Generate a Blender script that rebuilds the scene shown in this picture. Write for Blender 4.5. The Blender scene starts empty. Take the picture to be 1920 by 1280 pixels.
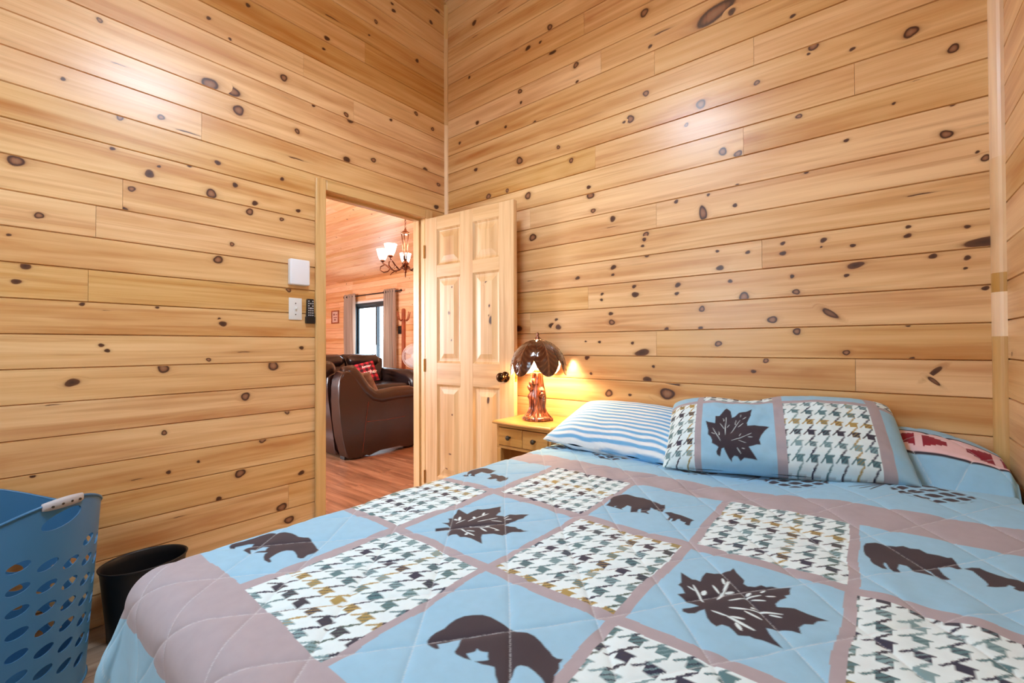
import bpy, bmesh, math, random
import numpy as np
from mathutils import Vector, Matrix

random.seed(7); rng = np.random.default_rng(11)
SC = bpy.context.scene
COL = SC.collection
PI = math.pi

# ----------------------------------------------------------------- helpers
def lin(r, g, b):
    f = lambda c: (c/255/12.92 if c/255 <= .04045 else ((c/255+.055)/1.055)**2.4)
    return (f(r), f(g), f(b), 1.0)

def tag(o, label=None, cat=None, group=None, kind=None):
    if label: o['label'] = label
    if cat: o['category'] = cat
    if group: o['group'] = group
    if kind: o['kind'] = kind
    return o

def thing(name, label, cat, loc=(0, 0, 0), rotz=0.0, group=None):
    o = bpy.data.objects.new(name, None); COL.objects.link(o)
    o.location = loc; o.rotation_euler = (0, 0, rotz); o.empty_display_size = .1
    return tag(o, label, cat, group)

def link(name, me, mat=None, parent=None, mats=None):
    o = bpy.data.objects.new(name, me); COL.objects.link(o)
    if mats:
        for m in mats: me.materials.append(m)
    elif mat: me.materials.append(mat)
    if parent is not None: o.parent = parent
    return o

def struct(name, me, mat=None, parent=None, mats=None, label=None):
    o = link(name, me, mat, parent, mats)
    if parent is None: o['kind'] = 'structure'
    if label: o['label'] = label
    return o

def smooth(me, on=True):
    me.polygons.foreach_set('use_smooth', [on]*len(me.polygons)); me.update(); return me

def bm_mesh(bm, name, sm=False):
    me = bpy.data.meshes.new(name); bmesh.ops.recalc_face_normals(bm, faces=bm.faces[:])
    bm.to_mesh(me); bm.free()
    if sm: smooth(me)
    return me

def bevel_box(bm, lo, hi, bev=.004, seg=2, mat=None):
    """axis box from lo to hi with rounded edges, optional 4x4 transform"""
    lo = Vector(lo); hi = Vector(hi)
    r = bmesh.ops.create_cube(bm, size=1.0)
    vs = r['verts']
    for v in vs:
        v.co = Vector(((v.co.x+.5)*(hi.x-lo.x)+lo.x, (v.co.y+.5)*(hi.y-lo.y)+lo.y, (v.co.z+.5)*(hi.z-lo.z)+lo.z))
    if bev > 0:
        es = {e for v in vs for e in v.link_edges}
        rr = bmesh.ops.bevel(bm, geom=list(es), offset=bev, segments=seg, profile=.5, affect='EDGES', clamp_overlap=True)
        vs = list({v for f in rr['faces'] for v in f.verts} | {v for v in vs if v.is_valid})
    if mat is not None:
        for v in vs: v.co = mat @ v.co
    return vs

def box(name, lo, hi, mat, parent=None, bev=.004, seg=2, sm=False):
    bm = bmesh.new(); bevel_box(bm, lo, hi, bev, seg)
    return link(name, bm_mesh(bm, name, sm), mat, parent)

def tube(bm, pts, rad, n=10, caps=True):
    pts = [Vector(p) for p in pts]
    rads = rad if isinstance(rad, (list, tuple)) else [rad]*len(pts)
    rings = []; up = Vector((0, 0, 1)); prev = None
    for i, p in enumerate(pts):
        t = (pts[min(i+1, len(pts)-1)]-pts[max(i-1, 0)]).normalized()
        if prev is None:
            a = t.cross(up if abs(t.z) < .9 else Vector((1, 0, 0))).normalized()
        else:
            a = (prev-t*prev.dot(t)).normalized()
        prev = a; b = t.cross(a)
        rings.append([bm.verts.new(p+(a*math.cos(2*PI*k/n)+b*math.sin(2*PI*k/n))*rads[i]) for k in range(n)])
    for i in range(len(rings)-1):
        for k in range(n):
            bm.faces.new((rings[i][k], rings[i][(k+1) % n], rings[i+1][(k+1) % n], rings[i+1][k]))
    if caps:
        bm.faces.new(rings[0][::-1]); bm.faces.new(rings[-1])

def lathe(bm, prof, n=32, center=(0, 0, 0), sx=1.0, sy=1.0, caps=True):
    c = Vector(center); rings = []
    for r, z in prof:
        rings.append([bm.verts.new(c+Vector((r*sx*math.cos(2*PI*k/n), r*sy*math.sin(2*PI*k/n), z))) for k in range(n)])
    for i in range(len(rings)-1):
        for k in range(n):
            bm.faces.new((rings[i][k], rings[i][(k+1) % n], rings[i+1][(k+1) % n], rings[i+1][k]))
    if caps:
        bm.faces.new(rings[0][::-1]); bm.faces.new(rings[-1])

def prism(bm, poly, axis, a0, a1, bev=.0, seg=2):
    """extrude polygon (p,q) along axis: axis 'x' -> (y,z), 'y' -> (x,z), 'z' -> (x,y)"""
    def pt(p, q, a):
        return {'x': (a, p, q), 'y': (p, a, q), 'z': (p, q, a)}[axis]
    A = [bm.verts.new(pt(p, q, a0)) for p, q in poly]; B = [bm.verts.new(pt(p, q, a1)) for p, q in poly]
    fa = bm.faces.new(A[::-1]); fb = bm.faces.new(B); n = len(poly)
    for i in range(n): bm.faces.new((A[i], A[(i+1) % n], B[(i+1) % n], B[i]))
    if bev > 0:
        es = list(fa.edges)+list(fb.edges)
        bmesh.ops.bevel(bm, geom=es, offset=bev, segments=seg, profile=.5, affect='EDGES', clamp_overlap=True)

def grid_mesh(name, P, sm=True, col=None, uv=None, closed_u=False):
    """P: (nv,nu,3) grid of points"""
    nv, nu = P.shape[:2]
    me = bpy.data.meshes.new(name)
    idx = np.arange(nv*nu, dtype=np.int32).reshape(nv, nu)
    if closed_u:
        nx = np.roll(idx, -1, 1)
        q = np.stack([idx[:-1], nx[:-1], nx[1:], idx[1:]], -1).reshape(-1, 4)
    else:
        q = np.stack([idx[:-1, :-1], idx[:-1, 1:], idx[1:, 1:], idx[1:, :-1]], -1).reshape(-1, 4)
    n = len(q)
    me.vertices.add(nv*nu); me.vertices.foreach_set('co', np.ascontiguousarray(P, dtype=np.float32).ravel())
    me.loops.add(n*4); me.loops.foreach_set('vertex_index', q.ravel().astype(np.int32))
    me.polygons.add(n)
    me.polygons.foreach_set('loop_start', np.arange(0, n*4, 4, dtype=np.int32))
    try: me.polygons.foreach_set('loop_total', np.full(n, 4, dtype=np.int32))
    except Exception: pass
    me.update(calc_edges=True); me.validate()
    if sm: smooth(me)
    if col is not None:
        a = me.attributes.new('Col', 'FLOAT_COLOR', 'POINT')
        c = np.ones((nv*nu, 4), dtype=np.float32); c[:, :3] = col.reshape(-1, 3); a.data.foreach_set('color', c.ravel())
    if uv is not None:
        l = me.uv_layers.new(name='UVMap')
        l.data.foreach_set('uv', np.ascontiguousarray(uv.reshape(-1, 2)[q.ravel()], dtype=np.float32).ravel())
    return me

# ----------------------------------------------------------------- material helpers
class NT:
    def __init__(s, name):
        s.m = bpy.data.materials.new(name); s.m.use_nodes = True
        s.t = s.m.node_tree; s.t.nodes.clear()
        s.out = s.t.nodes.new('ShaderNodeOutputMaterial'); s.b = s.t.nodes.new('ShaderNodeBsdfPrincipled')
        s.t.links.new(s.b.outputs[0], s.out.inputs[0])
    def n(s, typ, **kw):
        nd = s.t.nodes.new(typ)
        for k, v in kw.items():
            if k.startswith('i_'):
                key = k[2:]; key = int(key) if key.isdigit() else key.replace('_', ' ')
                if hasattr(v, 'is_output'): s.t.links.new(v, nd.inputs[key])
                else: nd.inputs[key].default_value = v
            else: setattr(nd, k, v)
        return nd
    def L(s, a, b): s.t.links.new(a, b)
    def math(s, op, a, b=0.0, clamp=False):
        nd = s.t.nodes.new('ShaderNodeMath'); nd.operation = op; nd.use_clamp = clamp
        for i, v in enumerate((a, b)):
            if hasattr(v, 'is_output'): s.L(v, nd.inputs[i])
            else: nd.inputs[i].default_value = v
        return nd.outputs[0]
    def mix(s, fac, a, b, mode='MIX'):
        nd = s.t.nodes.new('ShaderNodeMix'); nd.data_type = 'RGBA'; nd.blend_type = mode
        for i, v in ((0, fac), (6, a), (7, b)):
            if hasattr(v, 'is_output'): s.L(v, nd.inputs[i])
            else: nd.inputs[i].default_value = v
        return nd.outputs[2]
    def ramp(s, fac, stops):
        nd = s.t.nodes.new('ShaderNodeValToRGB'); e = nd.color_ramp.elements
        while len(e) < len(stops): e.new(.5)
        for el, (p, c) in zip(e, stops):
            el.position = p; el.color = c if hasattr(c, '__len__') else (c, c, c, 1)
        s.L(fac, nd.inputs[0]); return nd.outputs[0]
    def set(s, **kw):
        for k, v in kw.items():
            key = k.replace('_', ' ')
            if hasattr(v, 'is_output'): s.L(v, s.b.inputs[key])
            else: s.b.inputs[key].default_value = v
        return s
    def bump(s, h, strength=.2, dist=.001):
        nd = s.n('ShaderNodeBump'); nd.inputs['Strength'].default_value = strength; nd.inputs['Distance'].default_value = dist
        s.L(h, nd.inputs['Height']); s.L(nd.outputs[0], s.b.inputs['Normal'])

def plain(name, c, rough=.5, metal=0.0, noise=.0, nscale=30, coat=0.0, spec=None, emit=None, estr=1.0, bump=0.0):
    t = NT(name)
    if noise > 0:
        tc = t.n('ShaderNodeTexCoord'); nz = t.n('ShaderNodeTexNoise', i_Vector=tc.outputs['Object'], i_Scale=nscale, i_Detail=4.0)
        d = tuple(x*(1-noise) for x in c[:3])+(1,); l = tuple(min(1, x*(1+noise)) for x in c[:3])+(1,)
        t.set(Base_Color=t.ramp(nz.outputs[0], [(.3, d), (.7, l)]))
        if bump > 0: t.bump(nz.outputs[0], bump, .002)
    else: t.set(Base_Color=c)
    t.set(Roughness=rough, Metallic=metal, Coat_Weight=coat)
    if spec is not None: t.set(Specular_IOR_Level=spec)
    if emit: t.set(Emission_Color=emit, Emission_Strength=estr)
    return t.m

def wood(name, light, dark, streak, rough=.3, coat=.3, uvname='UVMap', sat=1.0, tintamt=1.0, grain=(1.1, 26), knots=True, spec=.5, coatr=.2):
    """varnished board: u runs along the grain, v across; per board 'tint', inlaid 'knot' masks"""
    t = NT(name)
    uv = t.n('ShaderNodeUVMap', uv_map=uvname).outputs[0]
    def nz(sx, sy, det=4, dist=0.0, rg=.55):
        mp = t.n('ShaderNodeMapping', i_Vector=uv); mp.inputs['Scale'].default_value = (sx, sy, 1)
        nd = t.n('ShaderNodeTexNoise', i_Vector=mp.outputs[0], i_Scale=1.0, i_Detail=float(det), i_Roughness=rg); nd.inputs['Distortion'].default_value = dist
        return nd.outputs[0]
    fine = nz(grain[0]*2.2, grain[1]*9, 3)
    mid = nz(grain[0], grain[1], 4, .4)
    broad = nz(.55, 9.0, 2, .3)
    blot = nz(2.6, 14.0, 3, .6)
    rings = t.math('FRACT', t.math('MULTIPLY', nz(.42, 5.2, 1, .2), 15.0))
    rings = t.math('ABSOLUTE', t.math('SUBTRACT', rings, .5))       # 0..0.5 cathedral lines
    f = t.math('ADD', t.math('MULTIPLY', mid, .55), t.math('ADD', t.math('MULTIPLY', broad, .55), t.math('MULTIPLY', fine, .25)))
    f = t.math('ADD', f, t.math('MULTIPLY', rings, .16))
    base = t.ramp(f, [(.56, light), (.88, dark)])
    stf = t.ramp(broad, [(.48, 0.0), (.72, 1.0)])
    stf = t.math('MULTIPLY', stf, t.ramp(blot, [(.35, 0.15), (.65, 1.0)]))
    base = t.mix(t.math('MULTIPLY', stf, .85), base, streak)
    dk = t.ramp(nz(1.7, 34.0, 3, .5), [(.66, 0.0), (.80, 1.0)])
    base = t.mix(t.math('MULTIPLY', dk, .34), base, tuple(x*.42 for x in streak[:3])+(1,))
    s2 = t.ramp(nz(.9, 30.0, 3, .8), [(.55, 0.0), (.68, 1.0)])
    base = t.mix(t.math('MULTIPLY', s2, .42), base, streak)
    at = t.n('ShaderNodeAttribute', attribute_name='tint').outputs['Fac']
    hsv = t.n('ShaderNodeHueSaturation'); t.L(base, hsv.inputs['Color'])
    t.L(t.math('ADD', 1.0, t.math('MULTIPLY', at, 1.15*tintamt)), hsv.inputs['Value'])
    t.L(t.math('SUBTRACT', sat, t.math('MULTIPLY', at, 1.1*tintamt)), hsv.inputs['Saturation'])
    col = hsv.outputs[0]
    if knots:
        kn = t.n('ShaderNodeAttribute', attribute_name='knot').outputs['Fac']
        soft = t.n('ShaderNodeAttribute', attribute_name='ksolid').outputs['Fac']
        wob = nz(60, 60, 2)
        k2 = t.math('ADD', kn, t.math('MULTIPLY', t.math('SUBTRACT', wob, .5), t.math('MULTIPLY', kn, .22)))
        halo = t.ramp(k2, [(.0, 0.0), (.30, .18), (.5, .6)])
        col = t.mix(halo, col, tuple(x*.62 for x in streak[:3])+(1,))
        ring = t.ramp(k2, [(.46, 0.0), (.56, 1.0)])
        inner = t.ramp(k2, [(.64, (.065, .020, .008, 1)), (.80, (.28, .115, .05, 1)), (1.0, (.34, .17, .085, 1))])
        solid = t.ramp(k2, [(.55, (.12, .042, .016, 1)), (1.0, (.05, .018, .009, 1))])
        col = t.mix(ring, col, t.mix(soft, inner, solid))
    t.set(Base_Color=col, Roughness=rough, Coat_Weight=coat, Coat_Roughness=coatr, Specular_IOR_Level=spec)
    t.bump(t.math('ADD', mid, t.math('MULTIPLY', fine, .4)), .08, .0015)
    return t.m

def attr_cloth(name, rough=.85, sheen=.15, weave=900, nstr=.06):
    t = NT(name)
    a = t.n('ShaderNodeAttribute', attribute_name='Col')
    tc = t.n('ShaderNodeTexCoord')
    nz = t.n('ShaderNodeTexNoise', i_Vector=tc.outputs['Object'], i_Scale=45.0, i_Detail=5.0)
    v = t.n('ShaderNodeHueSaturation'); t.L(a.outputs['Color'], v.inputs['Color'])
    t.L(t.math('ADD', .93, t.math('MULTIPLY', nz.outputs[0], .14)), v.inputs['Value'])
    t.set(Base_Color=v.outputs[0], Roughness=rough, Sheen_Weight=sheen, Specular_IOR_Level=.25)
    wv = t.n('ShaderNodeTexNoise', i_Vector=tc.outputs['Object'], i_Scale=float(weave), i_Detail=1.0)
    t.bump(wv.outputs[0], nstr, .001)
    return t.m

def leather(name, c):
    t = NT(name); tc = t.n('ShaderNodeTexCoord')
    v = t.n('ShaderNodeTexVoronoi', i_Vector=tc.outputs['Object'], i_Scale=140.0)
    n = t.n('ShaderNodeTexNoise', i_Vector=tc.outputs['Object'], i_Scale=3.5, i_Detail=5.0)
    t.set(Base_Color=t.ramp(n.outputs[0], [(.3, tuple(x*.65 for x in c[:3])+(1,)), (.7, tuple(x*1.5 for x in c[:3])+(1,))]), Roughness=.27, Specular_IOR_Level=.65)
    t.bump(v.outputs[0], .12, .001)
    return t.m

def planks(name, c1, c2, c3, pw, pl, rough, axis='x'):
    """laminate floor: planks of width pw, length pl in object space"""
    t = NT(name); tc = t.n('ShaderNodeTexCoord'); sp = t.n('ShaderNodeSeparateXYZ', i_Vector=tc.outputs['Object'])
    a, b = (sp.outputs[0], sp.outputs[1]) if axis == 'x' else (sp.outputs[1], sp.outputs[0])
    row = t.math('FLOOR', t.math('DIVIDE', b, pw))
    sh = t.math('MULTIPLY', t.math('FRACT', t.math('MULTIPLY', row, .381)), pl)
    ua = t.math('DIVIDE', t.math('ADD', a, sh), pl); seg = t.math('FLOOR', ua)
    cv = t.n('ShaderNodeCombineXYZ'); t.L(row, cv.inputs[0]); t.L(seg, cv.inputs[1])
    wn = t.n('ShaderNodeTexWhiteNoise'); t.L(cv.outputs[0], wn.inputs[0])
    gv = t.n('ShaderNodeCombineXYZ'); t.L(t.math('MULTIPLY', a, 2.2), gv.inputs[0]); t.L(t.math('MULTIPLY', b, 24.0), gv.inputs[1]); t.L(t.math('MULTIPLY', wn.outputs[0], 37.0), gv.inputs[2])
    g = t.n('ShaderNodeTexNoise', i_Vector=gv.outputs[0], i_Scale=1.0, i_Detail=5.0, i_Distortion=.6)
    col = t.ramp(g.outputs[0], [(.28, c1), (.5, c2), (.74, c3)])
    h = t.n('ShaderNodeHueSaturation'); t.L(col, h.inputs['Color']); t.L(t.math('ADD', .86, t.math('MULTIPLY', wn.outputs[0], .28)), h.inputs['Value'])
    fb = t.math('FRACT', t.math('DIVIDE', b, pw)); fa = t.math('FRACT', ua)
    gap = t.math('MAXIMUM', t.math('LESS_THAN', fb, .018), t.math('LESS_THAN', fa, .0025))
    t.set(Base_Color=t.mix(t.math('MULTIPLY', gap, .7), h.outputs[0], tuple(x*.25 for x in c1[:3])+(1,)), Roughness=rough)
    t.bump(t.math('SUBTRACT', t.math('MULTIPLY', g.outputs[0], .3), gap), .15, .001)
    return t.m
LEAF_B=[[-0.3274,0.9598],[-0.3,0.945],[-0.2931,0.9483],[-0.2843,0.9467],[-0.287,0.969],[-0.2857,0.992],[-0.2704,0.9977],[-0.2606,1.0136],[-0.2482,1.0308],[-0.2457,1.0483],[-0.2362,1.0309],[-0.2157,1.0063],[-0.214,0.9903],[-0.2059,0.9862],[-0.1941,0.9945],[-0.1866,1.0094],[-0.1775,1.0112],[-0.1698,1.0208],[-0.157,1.0277],[-0.1389,1.039],[-0.1391,1.0235],[-0.1363,1.0057],[-0.1432,0.9943],[-0.1394,0.9877],[-0.1479,0.9713],[-0.1521,0.9513],[-0.1484,0.9416],[-0.1342,0.9496],[-0.1225,0.9555],[-0.1127,0.953],[-0.1018,0.9515],[-0.0875,0.9514],[-0.0719,0.9525],[-0.0863,0.9378],[-0.0911,0.9212],[-0.1029,0.9123],[-0.1087,0.8961],[-0.104,0.879],[-0.1166,0.8776],[-0.131,0.8705],[-0.1516,0.86],[-0.1439,0.8453],[-0.1358,0.8347],[-0.1223,0.8235],[-0.1362,0.8218],[-0.1503,0.8229],[-0.1626,0.82],[-0.1694,0.8212],[-0.1775,0.8153],[-0.1845,0.811],[-0.1931,0.8189],[-0.2013,0.8244],[-0.2123,0.8233],[-0.218,0.8124],[-0.2279,0.817],[-0.2373,0.8271],[-0.2484,0.8503],[-0.254,0.8406],[-0.258,0.8282],[-0.268,0.8208],[-0.2776,0.8216],[-0.281,0.8293],[-0.2708,0.8393],[-0.2601,0.8558],[-0.2798,0.8574],[-0.2938,0.8651],[-0.304,0.8704],[-0.2938,0.8827],[-0.3054,0.8997],[-0.3145,0.9059],[-0.3128,0.9192]]
VEIN_B=[[-0.2909,0.9241,-0.2579,0.8751,0.0025],[-0.2975,0.9124,-0.2815,0.9046,0.0021],[-0.2601,0.9467,-0.2431,0.9256,0.0025],[-0.2523,0.9879,-0.2443,0.9659,0.0029],[-0.2407,0.9884,-0.2372,0.9343,0.0029],[-0.2372,0.9343,-0.2398,0.901,0.0029],[-0.2339,0.9337,-0.2232,0.9488,0.0029],[-0.2663,0.9009,-0.2664,0.9168,0.0046],[-0.2214,0.9083,-0.2029,0.9346,0.0019],[-0.2029,0.9346,-0.179,0.9674,0.0019],[-0.1997,0.9487,-0.1969,0.9648,0.0034],[-0.1809,0.9777,-0.1771,0.9949,0.0025],[-0.1703,0.9693,-0.1572,0.9799,0.0021],[-0.1892,0.938,-0.1688,0.9515,0.0023],[-0.2146,0.8829,-0.188,0.8991,0.0027],[-0.188,0.8991,-0.1371,0.9214,0.0025],[-0.1841,0.9085,-0.1789,0.9152,0.0029],[-0.1904,0.8895,-0.1623,0.8828,0.0029],[-0.1539,0.9061,-0.1368,0.9099,0.0025],[-0.2367,0.8546,-0.2111,0.8532,0.0025],[-0.2111,0.8532,-0.1662,0.8421,0.0036],[-0.206,0.8557,-0.1857,0.8639,0.0029],[-0.1944,0.8425,-0.1833,0.8288,0.0038]]
BEAR_C=[[-0.5771,0.4839],[-0.5803,0.4936],[-0.5807,0.5058],[-0.5774,0.5214],[-0.5801,0.5355],[-0.5798,0.551],[-0.5744,0.5662],[-0.565,0.5776],[-0.5516,0.5894],[-0.536,0.5941],[-0.5166,0.5943],[-0.4953,0.5936],[-0.4771,0.5938],[-0.462,0.6017],[-0.4471,0.6027],[-0.4299,0.5976],[-0.4176,0.5919],[-0.4053,0.588],[-0.3974,0.5833],[-0.3877,0.5827],[-0.381,0.5869],[-0.3797,0.5809],[-0.3804,0.5757],[-0.3734,0.5655],[-0.3715,0.556],[-0.3711,0.5498],[-0.3647,0.5382],[-0.364,0.5339],[-0.3662,0.5289],[-0.3723,0.5272],[-0.3838,0.5332],[-0.3993,0.5379],[-0.4127,0.5393],[-0.4221,0.535],[-0.4259,0.5297],[-0.4245,0.5219],[-0.4189,0.5112],[-0.4158,0.4989],[-0.4121,0.4917],[-0.4076,0.4835],[-0.4005,0.4795],[-0.4003,0.4739],[-0.4085,0.4711],[-0.4182,0.4788],[-0.4263,0.4863],[-0.4377,0.4938],[-0.4457,0.5025],[-0.4499,0.5058],[-0.4575,0.5031],[-0.4681,0.4979],[-0.4807,0.4957],[-0.472,0.5039],[-0.4665,0.5112],[-0.4729,0.5162],[-0.4787,0.5236],[-0.4863,0.5193],[-0.4921,0.5178],[-0.499,0.5197],[-0.496,0.5134],[-0.4972,0.5099],[-0.5029,0.4999],[-0.4878,0.4939],[-0.4993,0.4901],[-0.5144,0.4887],[-0.5204,0.4912],[-0.5255,0.5047],[-0.5364,0.5209],[-0.5423,0.5134],[-0.5473,0.5014],[-0.5573,0.488],[-0.5456,0.4821],[-0.5487,0.4778],[-0.5597,0.477],[-0.5689,0.4787]]
BEAR_A=[[-1.2176,0.4092],[-1.227,0.4172],[-1.2254,0.4264],[-1.2202,0.4406],[-1.2199,0.4531],[-1.2195,0.4659],[-1.2223,0.4827],[-1.2212,0.501],[-1.2098,0.5168],[-1.194,0.5308],[-1.1735,0.5371],[-1.1571,0.5394],[-1.1387,0.5392],[-1.1235,0.546],[-1.1135,0.5523],[-1.0996,0.5518],[-1.0773,0.5455],[-1.0581,0.5413],[-1.0419,0.5371],[-1.0344,0.5393],[-1.0313,0.5343],[-1.0259,0.5221],[-1.0243,0.5055],[-1.0165,0.4927],[-1.0197,0.4867],[-1.0292,0.4842],[-1.0408,0.4888],[-1.0615,0.4936],[-1.0719,0.4932],[-1.0825,0.4839],[-1.0858,0.4739],[-1.0833,0.4616],[-1.077,0.4492],[-1.0716,0.4415],[-1.0558,0.4391],[-1.0513,0.4355],[-1.0538,0.4324],[-1.0725,0.4306],[-1.0892,0.4359],[-1.1044,0.4446],[-1.1083,0.4523],[-1.1214,0.4417],[-1.1331,0.4323],[-1.1341,0.4406],[-1.1224,0.4537],[-1.1316,0.4593],[-1.1363,0.4669],[-1.1521,0.4587],[-1.1503,0.4555],[-1.1523,0.4464],[-1.1584,0.434],[-1.1397,0.4288],[-1.1453,0.4243],[-1.1686,0.4221],[-1.1736,0.4311],[-1.1767,0.4421],[-1.1857,0.4523],[-1.1941,0.4436],[-1.1991,0.4318],[-1.206,0.4184],[-1.1988,0.4147],[-1.206,0.4089]]
LEAF_A=[[-0.9274,0.8297],[-0.9173,0.8378],[-0.9155,0.8442],[-0.9259,0.856],[-0.9364,0.8605],[-0.9333,0.8734],[-0.945,0.8908],[-0.9488,0.9042],[-0.9613,0.9195],[-0.964,0.9288],[-0.9137,0.9131],[-0.9166,0.9272],[-0.9185,0.9452],[-0.9195,0.9615],[-0.9071,0.9686],[-0.8923,0.9862],[-0.8829,1.0054],[-0.8789,1.0204],[-0.8642,1.0001],[-0.8515,0.9877],[-0.85,0.9751],[-0.8425,0.9568],[-0.8321,0.964],[-0.8241,0.9715],[-0.8177,0.9885],[-0.8035,0.9961],[-0.793,1.0082],[-0.7752,1.0214],[-0.775,1.003],[-0.7712,0.9904],[-0.777,0.9729],[-0.7768,0.9629],[-0.7838,0.9474],[-0.7852,0.9267],[-0.7646,0.9241],[-0.7496,0.9291],[-0.736,0.9238],[-0.7315,0.9274],[-0.7204,0.925],[-0.7086,0.9322],[-0.7206,0.9136],[-0.7374,0.9001],[-0.7475,0.881],[-0.7453,0.8719],[-0.7531,0.8678],[-0.7686,0.8619],[-0.7873,0.8404],[-0.777,0.8252],[-0.7491,0.7991],[-0.7722,0.8023],[-0.7919,0.8048],[-0.8097,0.8011],[-0.8195,0.7932],[-0.8381,0.7995],[-0.847,0.7924],[-0.8515,0.7823],[-0.863,0.7904],[-0.8687,0.7991],[-0.8762,0.8158],[-0.8827,0.8061],[-0.8877,0.7951],[-0.9,0.7821],[-0.9117,0.7929],[-0.9034,0.8033],[-0.8887,0.8245],[-0.905,0.8305]]
VEIN_A=[[-0.921,0.8702,-0.9048,0.8653,0.0027],[-0.8977,0.8659,-0.9163,0.8871,0.0038],[-0.8916,0.8486,-0.888,0.8788,0.0017],[-0.8739,0.8775,-0.8712,0.9076,0.0019],[-0.8712,0.9076,-0.8681,0.9524,0.0019],[-0.8719,0.9332,-0.8829,0.9515,0.003],[-0.8511,0.8909,-0.839,0.9181,0.0017],[-0.839,0.9181,-0.8292,0.9464,0.0017],[-0.8829,0.9086,-0.8732,0.9008,0.0038],[-0.8173,0.9611,-0.8129,0.9752,0.0023],[-0.8064,0.9554,-0.7933,0.9649,0.0023],[-0.8267,0.9204,-0.8046,0.9367,0.0017],[-0.849,0.8587,-0.83,0.8645,0.0017],[-0.83,0.8645,-0.8023,0.8844,0.0019],[-0.8023,0.8844,-0.7723,0.8878,0.0019],[-0.8141,0.882,-0.8072,0.8908,0.0027],[-0.817,0.8657,-0.7918,0.8609,0.0027],[-0.779,0.8802,-0.7716,0.887,0.0017],[-0.8649,0.8272,-0.8562,0.8328,0.0017],[-0.8562,0.8328,-0.8314,0.8246,0.0023],[-0.8314,0.8246,-0.7986,0.8226,0.0027],[-0.8354,0.8326,-0.8154,0.841,0.0023],[-0.818,0.8113,-0.8213,0.8196,0.0038]]
BEAR_M=[[-0.6419,1.23],[-0.6427,1.2477],[-0.6453,1.2645],[-0.6541,1.283],[-0.6561,1.3079],[-0.6493,1.3371],[-0.6432,1.3524],[-0.6336,1.3565],[-0.6192,1.3543],[-0.5999,1.3528],[-0.5783,1.3581],[-0.5633,1.3525],[-0.5542,1.3565],[-0.5345,1.3468],[-0.5122,1.3338],[-0.5055,1.3362],[-0.5034,1.3409],[-0.4929,1.3137],[-0.4927,1.3023],[-0.4905,1.2898],[-0.5022,1.2861],[-0.515,1.2931],[-0.5281,1.2943],[-0.525,1.2764],[-0.5249,1.2538],[-0.5136,1.2464],[-0.5143,1.2403],[-0.5246,1.243],[-0.5363,1.2392],[-0.5474,1.2671],[-0.5522,1.2604],[-0.5493,1.2399],[-0.5397,1.2354],[-0.5552,1.2323],[-0.564,1.2309],[-0.5775,1.2665],[-0.5913,1.2693],[-0.5913,1.2466],[-0.593,1.2335],[-0.5859,1.2277],[-0.6001,1.2278],[-0.6132,1.2291],[-0.6126,1.2444],[-0.618,1.237],[-0.6115,1.2275],[-0.6254,1.2282]]
CUB_M=[[-0.4849,1.2859],[-0.4681,1.2949],[-0.4553,1.2903],[-0.4394,1.2896],[-0.4186,1.2825],[-0.3972,1.274],[-0.4012,1.2608],[-0.3966,1.2327],[-0.4015,1.2297],[-0.4102,1.2339],[-0.4117,1.2474],[-0.4152,1.2445],[-0.4274,1.2497],[-0.4308,1.2597],[-0.4368,1.2549],[-0.4374,1.2392],[-0.4464,1.2345],[-0.4478,1.2513],[-0.454,1.2514],[-0.4535,1.2415],[-0.4616,1.2361],[-0.4609,1.2511],[-0.4609,1.2617],[-0.4718,1.2744]]
BEAR_R=[[-0.0328,1.3588],[-0.029,1.3774],[-0.0107,1.392],[0.009,1.3923],[0.0266,1.3913],[0.0396,1.4017],[0.0519,1.3968],[0.0676,1.4036],[0.0804,1.391],[0.0997,1.3926],[0.1139,1.3904],[0.1209,1.3972],[0.1282,1.3782],[0.1293,1.3612],[0.1331,1.3517],[0.1249,1.3436],[0.1133,1.3508],[0.0943,1.339],[0.0968,1.3176],[0.1008,1.2991],[0.1093,1.2827],[0.1044,1.2788],[0.0951,1.2781],[0.0864,1.2875],[0.0807,1.3046],[0.0715,1.3146],[0.073,1.3033],[0.0812,1.2904],[0.0843,1.2764],[0.0693,1.2761],[0.0555,1.277],[0.0503,1.2876],[0.0422,1.2986],[0.0297,1.2973],[0.0261,1.2705],[0.0317,1.2626],[0.0192,1.2526],[0.0128,1.2598],[0.0079,1.284],[0.0042,1.2862],[0.0034,1.2699],[0.0098,1.251],[0.0003,1.2472],[-0.0131,1.2592],[-0.0186,1.2731],[-0.0203,1.2906],[-0.0285,1.3063],[-0.0321,1.3292]]
CUB_R=[[0.1355,1.3551],[0.1493,1.3712],[0.162,1.3775],[0.1713,1.3679],[0.1857,1.3604],[0.2,1.3558],[0.2236,1.3658],[0.2394,1.3608],[0.2448,1.3397],[0.2332,1.3262],[0.2208,1.308],[0.211,1.3042],[0.207,1.301],[0.1999,1.3077],[0.2037,1.3171],[0.1961,1.3216],[0.1905,1.3085],[0.1742,1.2954],[0.1612,1.2892],[0.1652,1.3011],[0.1622,1.3163],[0.1547,1.3378],[0.1488,1.3545]]
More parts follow.
